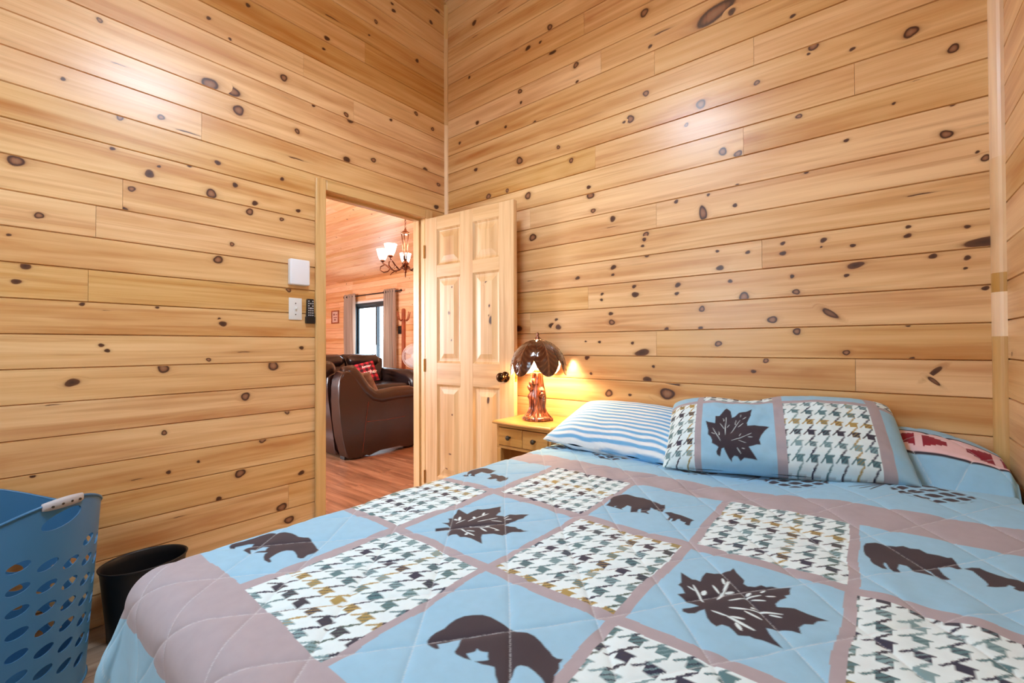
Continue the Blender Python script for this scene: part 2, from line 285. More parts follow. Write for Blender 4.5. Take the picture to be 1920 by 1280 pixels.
BEAR_L=[[-1.199,1.1745],[-1.2038,1.1937],[-1.1986,1.2002],[-1.2165,1.2166],[-1.2196,1.2287],[-1.2219,1.2539],[-1.2245,1.2846],[-1.2172,1.3007],[-1.2013,1.3109],[-1.178,1.3063],[-1.1583,1.302],[-1.1491,1.3054],[-1.1447,1.2835],[-1.1375,1.2629],[-1.1469,1.253],[-1.1652,1.2527],[-1.1761,1.2536],[-1.1714,1.2288],[-1.1694,1.2073],[-1.1579,1.2027],[-1.17,1.1976],[-1.1798,1.1944],[-1.1851,1.2086],[-1.1943,1.2106],[-1.1914,1.1943],[-1.1792,1.188],[-1.1897,1.1796]]
CUB_L=[[-1.1326,1.2528],[-1.1253,1.2633],[-1.1131,1.2683],[-1.0912,1.2559],[-1.0847,1.2656],[-1.0644,1.2638],[-1.0527,1.2641],[-1.0441,1.249],[-1.0415,1.2212],[-1.0396,1.2038],[-1.049,1.2026],[-1.0627,1.2064],[-1.0643,1.2157],[-1.0741,1.2208],[-1.0801,1.2095],[-1.0841,1.202],[-1.1019,1.2008],[-1.1029,1.2153],[-1.1058,1.2307]]
LEAF_P=[[0.0613,0.6144],[0.1104,0.589],[0.1963,0.5636],[0.2025,0.6441],[0.1994,0.7203],[0.2577,0.7203],[0.3067,0.7881],[0.362,0.8686],[0.4172,0.8051],[0.4356,0.6907],[0.4724,0.7034],[0.5337,0.7712],[0.6258,0.7924],[0.7147,0.8432],[0.6994,0.7712],[0.6933,0.7119],[0.6687,0.661],[0.638,0.5932],[0.6442,0.5424],[0.7423,0.5593],[0.8221,0.5551],[0.9294,0.5381],[0.865,0.4661],[0.8221,0.3898],[0.7914,0.322],[0.8067,0.25],[0.7485,0.2458],[0.6503,0.2034],[0.6871,0.1441],[0.7546,0.0551],[0.6871,0.0636],[0.5828,0.072],[0.5337,0.0424],[0.4969,0.0847],[0.454,0.0932],[0.4233,0.0678],[0.4172,0.0297],[0.3804,0.0678],[0.3436,0.1271],[0.319,0.178],[0.2883,0.1695],[0.2638,0.0763],[0.2209,0.1017],[0.2147,0.1356],[0.2454,0.1864],[0.227,0.2034],[0.1534,0.2458],[0.1595,0.2797],[0.135,0.339],[0.0982,0.3771],[0.1012,0.4492]]
VEIN_P=[[0.1656,0.4831,0.2761,0.2627,0.0098159509202454],[0.1472,0.4051,0.1994,0.3814,0.0098159509202454],[0.2515,0.4237,0.2589,0.3559,0.011042944785276074],[0.3528,0.6949,0.3374,0.3517,0.011042944785276074],[0.3129,0.6737,0.3252,0.6229,0.011042944785276074],[0.2699,0.5678,0.3282,0.4661,0.011042944785276074],[0.365,0.4983,0.3957,0.5593,0.008588957055214725],[0.4172,0.4025,0.546,0.6441,0.008588957055214725],[0.4877,0.6398,0.4798,0.5593,0.0098159509202454],[0.5184,0.5169,0.5859,0.5805,0.0098159509202454],[0.5583,0.7415,0.5571,0.6907,0.0098159509202454],[0.5859,0.661,0.6288,0.6907,0.0098159509202454],[0.4264,0.2712,0.6258,0.3814,0.0098159509202454],[0.6258,0.3814,0.6902,0.4153,0.008588957055214725],[0.6472,0.3602,0.6994,0.3576,0.011042944785276074],[0.5153,0.2924,0.6135,0.2627,0.008588957055214725],[0.5307,0.3644,0.5521,0.4068,0.008588957055214725],[0.4939,0.178,0.5429,0.1144,0.011042944785276074],[0.5644,0.1737,0.5951,0.1695,0.011042944785276074]]
KNOT_A=[[0.119,1.8,0.0234,0],[0.447,1.786,0.0135,0],[0.178,1.614,0.014,0],[0.506,1.867,0.0185,1],[0.385,1.935,0.0088,1],[0.539,1.909,0.007,1],[0.422,1.695,0.0111,1],[0.546,2.128,0.0141,0],[0.408,2.073,0.0133,0],[0.24,2.156,0.0083,1],[0.344,2.443,0.0109,0],[0.389,2.291,0.0133,2],[0.103,1.527,0.0058,1],[0.145,1.421,0.0157,1],[0.122,1.36,0.0117,1],[0.297,1.29,0.0084,1],[0.535,1.293,0.007,1],[0.362,1.269,0.0065,2],[0.725,2.667,0.0101,1],[0.815,2.616,0.0078,1],[1.07,2.544,0.0199,0],[0.827,2.366,0.0288,0],[0.73,2.356,0.0354,3],[0.853,2.283,0.0264,0],[1.141,2.286,0.0145,0],[1.115,2.133,0.0259,2],[0.738,1.842,0.0227,0],[0.839,1.91,0.0131,1],[0.929,1.843,0.0135,1],[0.905,1.794,0.0187,0],[1.06,1.79,0.0113,0],[0.826,1.618,0.0104,0],[0.767,1.534,0.0203,0],[0.764,1.996,0.0128,1],[1.062,2.003,0.0113,1],[1.317,3.015,0.0247,2],[0.895,2.828,0.0108,1],[1.31,2.882,0.0154,1],[1.291,2.811,0.0092,1],[1.232,2.466,0.012,1],[1.096,1.422,0.0142,0],[0.772,1.252,0.0076,1],[0.788,1.23,0.0153,1],[1.147,1.855,0.0116,1],[0.27,0.983,0.0187,1],[0.354,1.128,0.0086,1],[0.372,1.106,0.0087,1],[0.557,1.027,0.0234,0],[0.561,0.744,0.0117,0],[0.577,0.568,0.0094,1],[0.166,0.644,0.0079,1],[1.018,1.022,0.0276,0],[0.729,1.06,0.01,0],[0.887,0.874,0.0211,0],[1.089,0.774,0.0141,0],[0.967,0.645,0.0162,0],[0.864,0.5,0.0235,0],[0.689,0.592,0.0073,1],[0.585,0.566,0.0141,0],[1.165,0.436,0.0144,1],[1.062,0.278,0.0251,0],[1.1,0.202,0.0226,0],[1.165,1.113,0.0116,1],[1.767,3.306,0.014,1],[1.755,3.345,0.0105,1],[1.634,3.159,0.0135,0],[2.142,3.516,0.0193,1],[2.082,3.406,0.0152,1],[1.314,2.881,0.0123,2],[1.958,3.072,0.0147,1],[1.585,3.048,0.0067,1],[1.497,2.991,0.0097,2],[1.43,2.491,0.0159,0],[1.458,2.467,0.0192,1],[1.949,2.705,0.0146,0],[2.095,2.653,0.0152,0],[1.745,2.582,0.0104,1],[1.433,2.223,0.0222,1],[1.615,2.28,0.0167,0],[2.027,2.345,0.0186,1],[2.149,2.274,0.0153,0],[2.128,2.109,0.019,1],[0.764,1.996,0.0102,1],[0.98,2.081,0.022,2],[0.62,2.096,0.0242,2],[0.651,1.948,0.0098,1],[0.862,1.093,0.0157,2],[0.457,0.561,0.0134,2],[0.605,0.36,0.0118,2],[0.205,0.901,0.0121,2],[0.772,0.399,0.0126,1]]
KNOT_B=[[-1.746,2.73,0.017,0],[-1.738,2.656,0.0102,1],[-2.146,3.35,0.0186,1],[-2.152,3.252,0.0148,2],[-1.913,3.313,0.0212,2],[-1.681,2.978,0.0168,1],[-1.788,3.006,0.0137,2],[-2.194,2.99,0.0112,1],[-2.119,2.649,0.0147,1],[-2.135,2.33,0.0147,1],[-1.752,2.291,0.0271,0],[-2.017,2.121,0.0215,0],[-1.854,2.124,0.0139,0],[-2.291,2.559,0.0114,1],[-1.866,2.541,0.0104,1],[-1.247,1.962,0.024,0],[-1.257,2.01,0.012,1],[-1.23,1.872,0.0149,0],[-1.111,1.805,0.0174,1],[-1.136,1.761,0.0117,2],[-1.65,1.788,0.0264,0],[-1.686,2.054,0.0233,0],[-0.925,1.689,0.0165,0],[-0.934,1.666,0.011,1],[-0.943,1.634,0.0083,1],[-0.92,1.581,0.011,1],[-1.109,1.542,0.0144,1],[-1.112,1.502,0.0087,1],[-1.332,1.506,0.0122,1],[-1.684,1.521,0.0133,2],[-0.991,1.428,0.0112,1],[-0.985,1.385,0.0168,1],[-0.764,1.416,0.0131,1],[-0.769,1.374,0.0105,1],[-1.177,1.403,0.0088,1],[-1.181,1.371,0.0088,1],[-1.126,1.292,0.0116,1],[-1.12,1.245,0.0173,0],[-1.514,1.24,0.0191,1],[-1.465,1.229,0.0189,1],[-1.479,1.274,0.0095,1],[-1.762,1.228,0.0236,1],[-0.821,1.2,0.0107,1],[-0.949,1.082,0.0248,4],[-1.282,1.143,0.006,1],[-1.195,1.139,0.0088,1],[-1.002,1.132,0.0084,1],[-1.273,1.052,0.015,1],[-0.89,1.012,0.0081,1],[-1.249,0.963,0.0089,1],[-0.922,0.942,0.0219,1],[-0.799,0.921,0.0238,4],[-0.82,0.878,0.0345,0],[-0.878,0.855,0.0189,0],[-1.139,0.86,0.0232,0],[-1.018,0.859,0.0084,1],[0.102,2.28,0.022,0],[0.214,2.171,0.0172,0],[0.193,1.871,0.0173,0],[0.289,1.76,0.0129,0],[0.27,1.786,0.0056,1],[0.21,1.972,0.0076,1],[0.099,1.67,0.0198,2],[0.088,1.557,0.008,1],[0.086,1.524,0.01,1],[0.243,1.531,0.0075,1],[0.284,1.472,0.0258,4],[0.154,1.439,0.0116,1],[0.242,1.422,0.0094,1],[0.237,1.386,0.0056,1],[-0.069,1.432,0.0168,4],[0.285,1.312,0.0092,1],[0.051,2.031,0.0061,1],[0.109,2.094,0.006,2],[0.085,1.192,0.0079,1],[0.094,1.067,0.0079,1],[0.155,1.02,0.0173,5],[0.152,0.987,0.0135,6],[-0.584,2.675,0.0554,7],[-0.51,2.648,0.0172,1],[-0.272,2.516,0.0091,1],[-0.2,2.358,0.02,0],[-0.217,2.331,0.0067,1],[-0.072,2.29,0.0085,1],[-0.41,2.283,0.0119,0],[-0.649,2.27,0.023,3],[-0.717,2.192,0.0104,3],[-0.553,2.016,0.0199,3],[-0.488,1.988,0.017,3],[-0.253,2.082,0.0113,0],[-0.094,1.933,0.0085,1],[-0.228,1.841,0.0089,1],[-0.494,1.846,0.0073,1],[-0.769,1.828,0.0106,1],[-0.643,1.748,0.0331,8],[-0.618,1.829,0.0076,1],[-0.503,1.756,0.0098,1],[-0.58,1.557,0.0075,1],[-0.569,1.478,0.0149,1],[-0.452,1.535,0.0096,1],[-0.316,1.555,0.0092,1],[-0.316,1.512,0.0115,1],[-0.172,1.547,0.0109,1],[-0.18,1.52,0.0044,1],[-0.077,1.511,0.0085,1],[-0.764,1.416,0.0131,1],[-0.526,1.412,0.0098,1],[-0.469,1.337,0.0216,3],[-0.283,1.41,0.0091,1],[-0.269,1.343,0.0135,0],[-0.098,1.395,0.0085,1],[-0.651,1.292,0.0152,0],[-0.657,1.201,0.0102,1],[-0.358,1.229,0.0185,0],[-0.153,1.247,0.0216,6],[-0.268,1.176,0.0157,0],[-0.579,1.126,0.0149,0],[-0.101,1.088,0.0127,0],[-0.384,1.051,0.0117,0],[-0.433,1.002,0.0095,1],[-0.926,2.841,0.0223,0],[-1.516,3.034,0.0194,0],[-1.681,2.968,0.0168,1],[-1.788,3.01,0.0137,1],[-1.587,2.974,0.0098,1],[-1.497,2.874,0.0161,4],[-1.336,2.733,0.0185,0],[-1.329,2.634,0.0092,1],[-0.857,2.699,0.0273,2],[-0.896,2.653,0.011,1],[-0.92,2.419,0.0166,3],[-1.006,2.314,0.0226,3],[-1.042,2.309,0.0086,1],[-1.459,2.293,0.0127,0],[-1.371,2.191,0.0155,0],[-1.634,2.495,0.0132,1],[-1.866,2.541,0.0104,1]]
JOINT_A=[[0.314,1.366],[0.698,2.175],[1.479,2.527],[1.175,2.669],[1.097,0.335],[0.336,1.625]]
JOINT_B=[[-1.67,1.904],[-0.869,1.775],[-1.264,1.388],[-1.673,1.255],[-0.873,1.128],[-0.066,2.167],[-0.466,2.04],[-1.282,2.94],[-0.874,2.548],[-0.073,1.006],[-1.176,2.66],[-1.215,2.152]]
TINT_A=[[1.269,2.988,0.0],[1.399,2.825,-0.12],[1.86,2.894,-0.02],[1.615,3.017,-0.1],[1.149,2.715,0.05],[0.984,2.493,0.1],[0.86,2.304,0.0],[1.366,2.528,0.1],[0.289,1.689,0.04],[0.86,2.211,0.06],[0.368,1.817,0],[0.985,1.749,0.0],[0.218,1.224,-0.05],[0.218,1.102,-0.03],[0.748,1.145,-0.02],[0.748,0.994,-0.03],[1.269,2.897,0.02],[1.615,2.95,-0.14],[1.86,2.716,0.02]]
TINT_B=[[-1.639,3.193,-0.04],[-1.641,2.828,0.02],[-1.642,2.596,0.05],[-2.094,2.568,-0.03],[-2.095,2.276,-0.04],[0.089,2.166,0.02],[0.088,2.006,-0.06],[0.086,1.867,-0.02],[0.085,1.727,0.06],[0.084,1.608,-0.05],[0.083,1.528,0.02],[-0.253,1.582,0.02],[-0.458,1.375,0.03],[0.081,1.29,-0.05],[0.079,1.111,-0.04],[0.079,1.011,0.08],[-0.258,0.977,-0.02],[-0.259,0.887,-0.05],[-1.453,1.333,-0.1],[-0.691,1.291,0.04],[-1.49,1.461,0.05],[-1.273,1.624,0],[-1.272,1.744,0.04],[-1.112,1.112,0.03],[-0.692,1.112,-0.07],[-1.113,0.968,-0.03],[-1.449,2.088,-0.0],[-0.686,1.909,0.08],[-0.687,1.754,0.08]]
# ----------------------------------------------------------------- camera
H = 1.12
def make_camera():
    yaw, pitch, roll, f = 0.685309264, 0.009493, -0.003611, 841.869
    cy, sy = math.cos(yaw), math.sin(yaw)
    fw = Vector((-sy, cy, 0)); r = Vector((cy, sy, 0)); u = Vector((0, 0, 1))
    f2 = fw*math.cos(pitch)+u*math.sin(pitch); u2 = u*math.cos(pitch)-fw*math.sin(pitch)
    r3 = r*math.cos(roll)+u2*math.sin(roll); u3 = u2*math.cos(roll)-r*math.sin(roll)
    M = Matrix((( r3.x, u3.x, -f2.x, 0), (r3.y, u3.y, -f2.y, 0), (r3.z, u3.z, -f2.z, H), (0, 0, 0, 1)))
    cd = bpy.data.cameras.new('camera'); cd.sensor_width = 36; cd.lens = f/1920*36; cd.clip_start = .02; cd.clip_end = 200
    c = bpy.data.objects.new('camera', cd); COL.objects.link(c); c.matrix_world = M; SC.camera = c
make_camera()

# ----------------------------------------------------------------- materials
M = {}
M['pine'] = wood('pine_board', lin(238, 200, 146), lin(214, 164, 104), lin(184, 116, 58), rough=.40, coat=.36, coatr=.25)
M['pine_red'] = wood('pine_board_reddish', lin(244, 198, 152), lin(232, 172, 122), lin(212, 140, 90), rough=.42, coat=.2, coatr=.25)
M['casing'] = wood('pine_casing', lin(232, 196, 140), lin(216, 172, 112), lin(188, 136, 76), rough=.36, coat=.2, grain=(1.6, 40))
M['door'] = wood('pine_door', lin(230, 192, 142), lin(214, 170, 116), lin(188, 136, 84), rough=.38, coat=.2, grain=(1.5, 42), tintamt=.8)
M['stand'] = wood('pine_nightstand', lin(222, 166, 96), lin(202, 142, 74), lin(170, 106, 50), rough=.34, coat=.25, grain=(2.2, 40), knots=False)
M['dark_void'] = plain('dark_wood_inside', lin(150, 92, 48), .6, noise=.1)
M['floor'] = planks('grey_oak_laminate', lin(120, 103, 88), lin(158, 140, 122), lin(182, 166, 148), .19, 1.25, .42, 'y')
M['floor_living'] = planks('warm_walnut_laminate', lin(124, 88, 66), lin(160, 120, 92), lin(190, 150, 120), .13, 1.2, .30, 'x')
M['plaster'] = plain('backing_board', lin(196, 150, 100), .8, noise=.05)

# ----------------------------------------------------------------- board walls
BW = .13
class MeshAcc:
    def __init__(s): s.v = []; s.f = []; s.uv = []; s.t = []; s.k = []; s.s = []; s.mi = []
    def add(s, vs, fs, uvs, tint, kn=None, ks=None, mi=0):
        b = len(s.v); n = len(vs)
        s.v += vs; s.f += [tuple(b+i for i in f) for f in fs]; s.uv += uvs; s.t += [tint]*n
        s.k += kn if kn else [0.0]*n; s.s += ks if ks else [0.0]*n; s.mi += [mi]*len(fs)
    def mesh(s, name):
        me = bpy.data.meshes.new(name); me.from_pydata(s.v, [], s.f); me.update()
        l = me.uv_layers.new(name='UVMap')
        vi = np.empty(len(me.loops), dtype=np.int32); me.loops.foreach_get('vertex_index', vi)
        l.data.foreach_set('uv', np.array(s.uv, dtype=np.float32)[vi].ravel())
        for nm, d in (('tint', s.t), ('knot', s.k), ('ksolid', s.s)):
            a = me.attributes.new(nm, 'FLOAT', 'POINT'); a.data.foreach_set('value', np.array(d, dtype=np.float32))
        me.polygons.foreach_set('material_index', s.mi); me.update()
        return me

RHO = [0, .35, .7, .88, 1.0, 1.12, 1.4, 1.9]
KV = [1.0, .86, .68, .58, .5, .38, .18, 0.0]
def add_knot(acc, fr, u, v, r, kind, vlo, vhi, ulo, uhi, seed, tint, depth=.0003):
    o, U, V, N = fr
    ru, rv, rot, sol = {0: (1.08, 1.0, 0, 0), 1: (1.15, .95, .2, 1), 2: (3.6, .42, 0, 1), 3: (1.1, 1, .3, 0), 4: (1.9, .8, .1, 1),
                        5: (1.7, .55, .75, 1), 6: (1.7, .6, -.7, .4), 7: (1.9, .75, .2, 0), 8: (.55, 1.35, .15, 0)}[kind]
    r = r*.88; ru *= r*random.uniform(.92, 1.1); rv *= r; n = 22
    a0 = random.random()*6; b0 = random.random()*6
    vs = []; uv = []; kn = []; fs = []
    c, s = math.cos(rot), math.sin(rot)
    for i, (rho, k) in enumerate(zip(RHO, KV)):
        for j in range(n if i else 1):
            ph = 2*PI*j/n
            w = 1+.10*math.sin(2*ph+a0)+.06*math.sin(3*ph+b0)
            ex = rho if rho <= 1.0 else 1+(rho-1)*1.9
            lu, lv = ru*ex*w*math.cos(ph), rv*rho*w*math.sin(ph)
            du, dv = lu*c-lv*s, lu*s+lv*c
            pu = min(max(u+du, ulo+.001), uhi-.001); pv = min(max(v+dv, vlo+.0032), vhi-.0032)
            vs.append(tuple(o+U*pu+V*pv+N*depth)); k = k*(.92 if kind == 2 else 1)
            g = max(0, (rho-.8)/(1.9-.8))
            uv.append((pu+seed*13.7, v+(pv-v)*g+seed*3.13)); kn.append(k)
    for j in range(n): fs.append((0, 1+j, 1+(j+1) % n))
    for i in range(1, len(RHO)-1):
        a = 1+(i-1)*n; b = a+n
        for j in range(n): fs.append((a+j, b+j, b+(j+1) % n, a+(j+1) % n))
    acc.add(vs, fs, uv, tint, kn, [sol]*len(vs))

def board_wall(name, o, U, V, N, u0, u1, v0, v1, vref, mat, joints=(), tints=(), knots=(), holes=(), rk=0, jl=2.6, back=.06, tsd=.055, parent=None, skip_joint=None):
    fr = (Vector(o), Vector(U), Vector(V), Vector(N)); o, U, V, N = fr
    acc = MeshAcc(); segs = []
    k0 = math.floor((v0-vref)/BW); k1 = math.ceil((v1-vref)/BW)
    for k in range(k0, k1):
        a, b = vref+k*BW, vref+(k+1)*BW
        js = sorted(j[0] for j in joints if a < j[1] < b and u0 < j[0] < u1)
        if skip_joint is None or not skip_joint(a, b):
            if not js:
                p = u0+random.random()*jl
                while p < u1: js.append(p); p += jl*random.uniform(.7, 1.3)
                js = [j for j in js if u0+.2 < j < u1-.2]
        ed = [u0]+js+[u1]
        for i in range(len(ed)-1):
            seed = random.random()*9; tint = random.gauss(0, tsd)
            for tu, tv, tt in tints:
                if ed[i] <= tu <= ed[i+1] and a < tv < b: tint = tt*.7
            segs.append((ed[i], ed[i+1], max(a, v0), min(b, v1), seed, tint))
    out = []
    for s in segs:
        ps = [s]
        for ha, hb, za, zb in holes:
            nx = []
            for (p, q, a, b, sd, t) in ps:
                if q <= ha or p >= hb or b <= za or a >= zb: nx.append((p, q, a, b, sd, t)); continue
                if p < ha: nx.append((p, ha, a, b, sd, t))
                if q > hb: nx.append((hb, q, a, b, sd, t))
                pp, qq = max(p, ha), min(q, hb)
                if a < za: nx.append((pp, qq, a, za, sd, t))
                if b > zb: nx.append((pp, qq, zb, b, sd, t))
            ps = nx
        out += ps
    g = .0030; e = .0006; dp = -.0095
    for p, q, a, b, sd, t in out:
        vs = []; uv = []
        for (uu, vv, d) in ((p, a, dp), (q, a, dp), (q, b, dp), (p, b, dp), (p+e, a+g, 0), (q-e, a+g, 0), (q-e, b-g, 0), (p+e, b-g, 0)):
            vs.append(tuple(o+U*uu+V*vv+N*d)); uv.append((uu+sd*13.7, vv+sd*3.13))
        acc.add(vs, [(4, 5, 6, 7), (0, 1, 5, 4), (1, 2, 6, 5), (2, 3, 7, 6), (3, 0, 4, 7)], uv, t)
    kl = list(knots)
    if rk:
        for i in range(rk):
            kl.append((random.uniform(u0, u1), random.uniform(v0, v1), random.choice((.005, .007, .007, .010, .013)), random.choice((0, 1, 1, 1, 2))))
    done = []
    for (u, v, r, kind) in kl:
        if any(abs(u-a)+abs(v-b) < (r+c)*.9 for a, b, c in done): continue
        done.append((u, v, r))
        for p, q, a, b, sd, t in out:
            if p <= u < q and a <= v < b:
                add_knot(acc, fr, u, v, r, kind, a, b, p, q, sd, t, .0002+.00006*(len(done) % 9)); break
    # the slab behind the boards
    rects = [(u0, u1, v0, v1)]
    for ha, hb, za, zb in holes:
        nx = []
        for (p, q, a, b) in rects:
            if q <= ha or p >= hb or b <= za or a >= zb: nx.append((p, q, a, b)); continue
            if p < ha: nx.append((p, ha, a, b))
            if q > hb: nx.append((hb, q, a, b))
            pp, qq = max(p, ha), min(q, hb)
            if a < za: nx.append((pp, qq, a, za))
            if b > zb: nx.append((pp, qq, zb, b))
        rects = nx
    for p, q, a, b in rects:
        vs = []; uv = []
        for d in (dp-.0004, -max(back, .02)):
            for uu, vv in ((p, a), (q, a), (q, b), (p, b)):
                vs.append(tuple(o+U*uu+V*vv+N*d)); uv.append((uu, vv))
        acc.add(vs, [(0, 1, 2, 3), (7, 6, 5, 4), (0, 4, 5, 1), (1, 5, 6, 2), (2, 6, 7, 3), (3, 7, 4, 0)], uv, 0.0, mi=1)
    me = acc.mesh(name)
    return struct(name, me, mats=[mat, M['plaster']], parent=parent)

XA, YB, XC, YD = -2.431, 2.225, .331, -.95
RIDGE, SLOPE = 3.63, .25
OPEN = (1.298, 2.022, -1, 2.005)          # doorway y0,y1,z,z
big = lambda a, b: True
board_wall('wall_left', (XA, 0, 0), (0, 1, 0), (0, 0, 1), (1, 0, 0), YD, YB, 0, RIDGE+.05, 1.170, M['pine'], JOINT_A, TINT_A, KNOT_A, [(OPEN[0]-.0205, OPEN[1]+.0205, -1, OPEN[3]+.0205)], back=.06, jl=9)
board_wall('wall_back', (0, YB, 0), (1, 0, 0), (0, 0, 1), (0, -1, 0), XA-.06, XC+.08, 0, RIDGE+.05, 1.1936, M['pine'], JOINT_B, TINT_B, KNOT_B, back=.08, jl=9)
board_wall('wall_right', (XC, 0, 0), (0, 1, 0), (0, 0, 1), (-1, 0, 0), YD, YB, 0, RIDGE+.05, 1.200, M['pine'], rk=60, back=.08)
WIN = (-1.75, -.90, 1.05, 2.10)
board_wall('wall_front', (0, YD, 0), (1, 0, 0), (0, 0, 1), (0, 1, 0), XA-.06, XC+.08, 0, RIDGE+.05, 1.19, M['pine'], rk=40, holes=[WIN], back=.08)
# sloping board ceiling falling from the back wall towards the camera
L_ = math.hypot(1, SLOPE); dv = Vector((0, -1/L_, -SLOPE/L_)); nn = Vector((0, SLOPE/L_, -1/L_))
board_wall('ceiling', (0, YB, RIDGE), (1, 0, 0), dv, nn, XA-.06, XC+.08, 0, (YB-YD)*L_, .02, M['pine'], rk=40, back=.06)
me = bpy.data.meshes.new('floor'); me.from_pydata([(XA-.12, YD, 0), (XC, YD, 0), (XC, YB, 0), (XA-.12, YB, 0), (XA-.12, YD, -.1), (XC, YD, -.1), (XC, YB, -.1), (XA-.12, YB, -.1)], [], [(0, 1, 2, 3), (7, 6, 5, 4), (0, 4, 5, 1), (1, 5, 6, 2), (2, 6, 7, 3), (3, 7, 4, 0)])
struct('floor', me, M['floor'])

# grain-mapped stick: box with uv along its longest axis
def stick(acc, lo, hi, tint=0.0, bev=.003, seed=None, along=None):
    lo = Vector(lo); hi = Vector(hi); d = hi-lo
    ax = along if along is not None else max(range(3), key=lambda i: d[i]); oth = [i for i in range(3) if i != ax]
    seed = random.random()*9 if seed is None else seed
    bm = bmesh.new(); bevel_box(bm, lo, hi, bev, 2); bmesh.ops.recalc_face_normals(bm, faces=bm.faces[:]); bm.verts.index_update()
    vs = [tuple(v.co) for v in bm.verts]; fs = [tuple(v.index for v in f.verts) for f in bm.faces]
    uv = [(v[ax]+seed*13.7, v[oth[0]]+v[oth[1]]*.9+seed*3.13) for v in vs]
    bm.free(); acc.add(vs, fs, uv, tint)

def corner_trim(name, x, y, sx, sy, r, bands):
    """quarter round moulding stuck in a corner, made of spliced lengths"""
    acc = MeshAcc()
    for z0, z1, tint in bands:
        vs = []; uv = []; sd = random.random()*9
        for z in (z0, z1):
            vs.append((x, y, z)); uv.append((z+sd, 0))
            for i in range(7):
                a = i/6*PI/2; vs.append((x+sx*r*math.cos(a), y+sy*r*math.sin(a), z)); uv.append((z+sd*13, i*.006+sd))
        fs = [(i, i+1, i+9, i+8) for i in range(1, 7)]+[tuple(range(0, 8)), tuple(range(15, 7, -1)), (0, 8, 9, 1), (7, 15, 8, 0)]
        acc.add(vs, fs, uv, tint)
    me = acc.mesh(name); bm = bmesh.new(); bm.from_mesh(me); bmesh.ops.recalc_face_normals(bm, faces=bm.faces[:]); bm.to_mesh(me); bm.free()
    return struct(name, me, M['casing'])
corner_trim('trim_1', XA, YB, 1, -1, .021, [(0, 2.07, .02), (2.07, 2.72, .22), (2.72, 3.35, .08), (3.35, 3.60, -.03)])
corner_trim('trim_2', XC, YB, -1, -1, .033, [(0, 1.146, -.04), (1.146, 1.295, .24), (1.295, 1.36, -.11), (1.36, 1.75, .14), (1.75, 2.3, .24), (2.3, 3.6, .10)])  # paler tint of the upper lengths puts varnish glare into their colour

# door casing and lining of the opening
acc = MeshAcc()
y0, y1, zt = OPEN[0], OPEN[1], OPEN[3]
stick(acc, (XA+.0005, y0-.060, 0), (XA+.017, y0, zt+.058), -.03, .005)
stick(acc, (XA+.0005, y1, 0), (XA+.017, y1+.058, zt+.058), .0, .005)
stick(acc, (XA+.0005, y0+.0005, zt), (XA+.0165, y1-.0005, zt+.058), -.03, .005)
struct('trim_3', acc.mesh('trim_3'), M['casing'], label='pale pine casing around the doorway')
acc = MeshAcc()
XL = XA-.125
stick(acc, (XL, y0-.02, 0), (XA, y0, zt+.02), -.04, .002); stick(acc, (XL, y1, 0), (XA, y1+.02, zt+.02), -.04, .002)
stick(acc, (XL, y0, zt), (XA, y1, zt+.02), -.05, .002)
for yy in ((y0, y0+.011), (y1-.011, y1)): stick(acc, (XA-.085, yy[0], 0), (XA-.05, yy[1], zt), -.03, .002)
stick(acc, (XA-.085, y0+.011, zt-.011), (XA-.05, y1-.011, zt), -.03, .002)
struct('trim_4', acc.mesh('trim_4'), M['casing'], label='door lining with its stop inside the opening')

# ----------------------------------------------------------------- six panel door, swung open against the back wall
DW, DH, DT = .738, 1.985, .035
hx, hy = XA+.018, 2.012
ang = math.atan2(.058, .735)
droot = bpy.data.objects.new('door_1', None); COL.objects.link(droot); droot.location = (hx, hy, .008); droot.rotation_euler = (0, 0, ang)
droot['kind'] = 'structure'; droot['label'] = 'six panel pine door standing open beside the doorway'; droot['category'] = 'door'
# local: x along width from hinge, y thickness (0 front .. +DT back), z up
acc = MeshAcc()
st = .108; mr = .105
cols = [(st, st+(DW-2*st-mr)/2), (st+(DW-2*st-mr)/2+mr, DW-st)]
rows = [(.235, .855), (1.0, 1.575), (1.655, 1.90)]
def zt_(t): return t
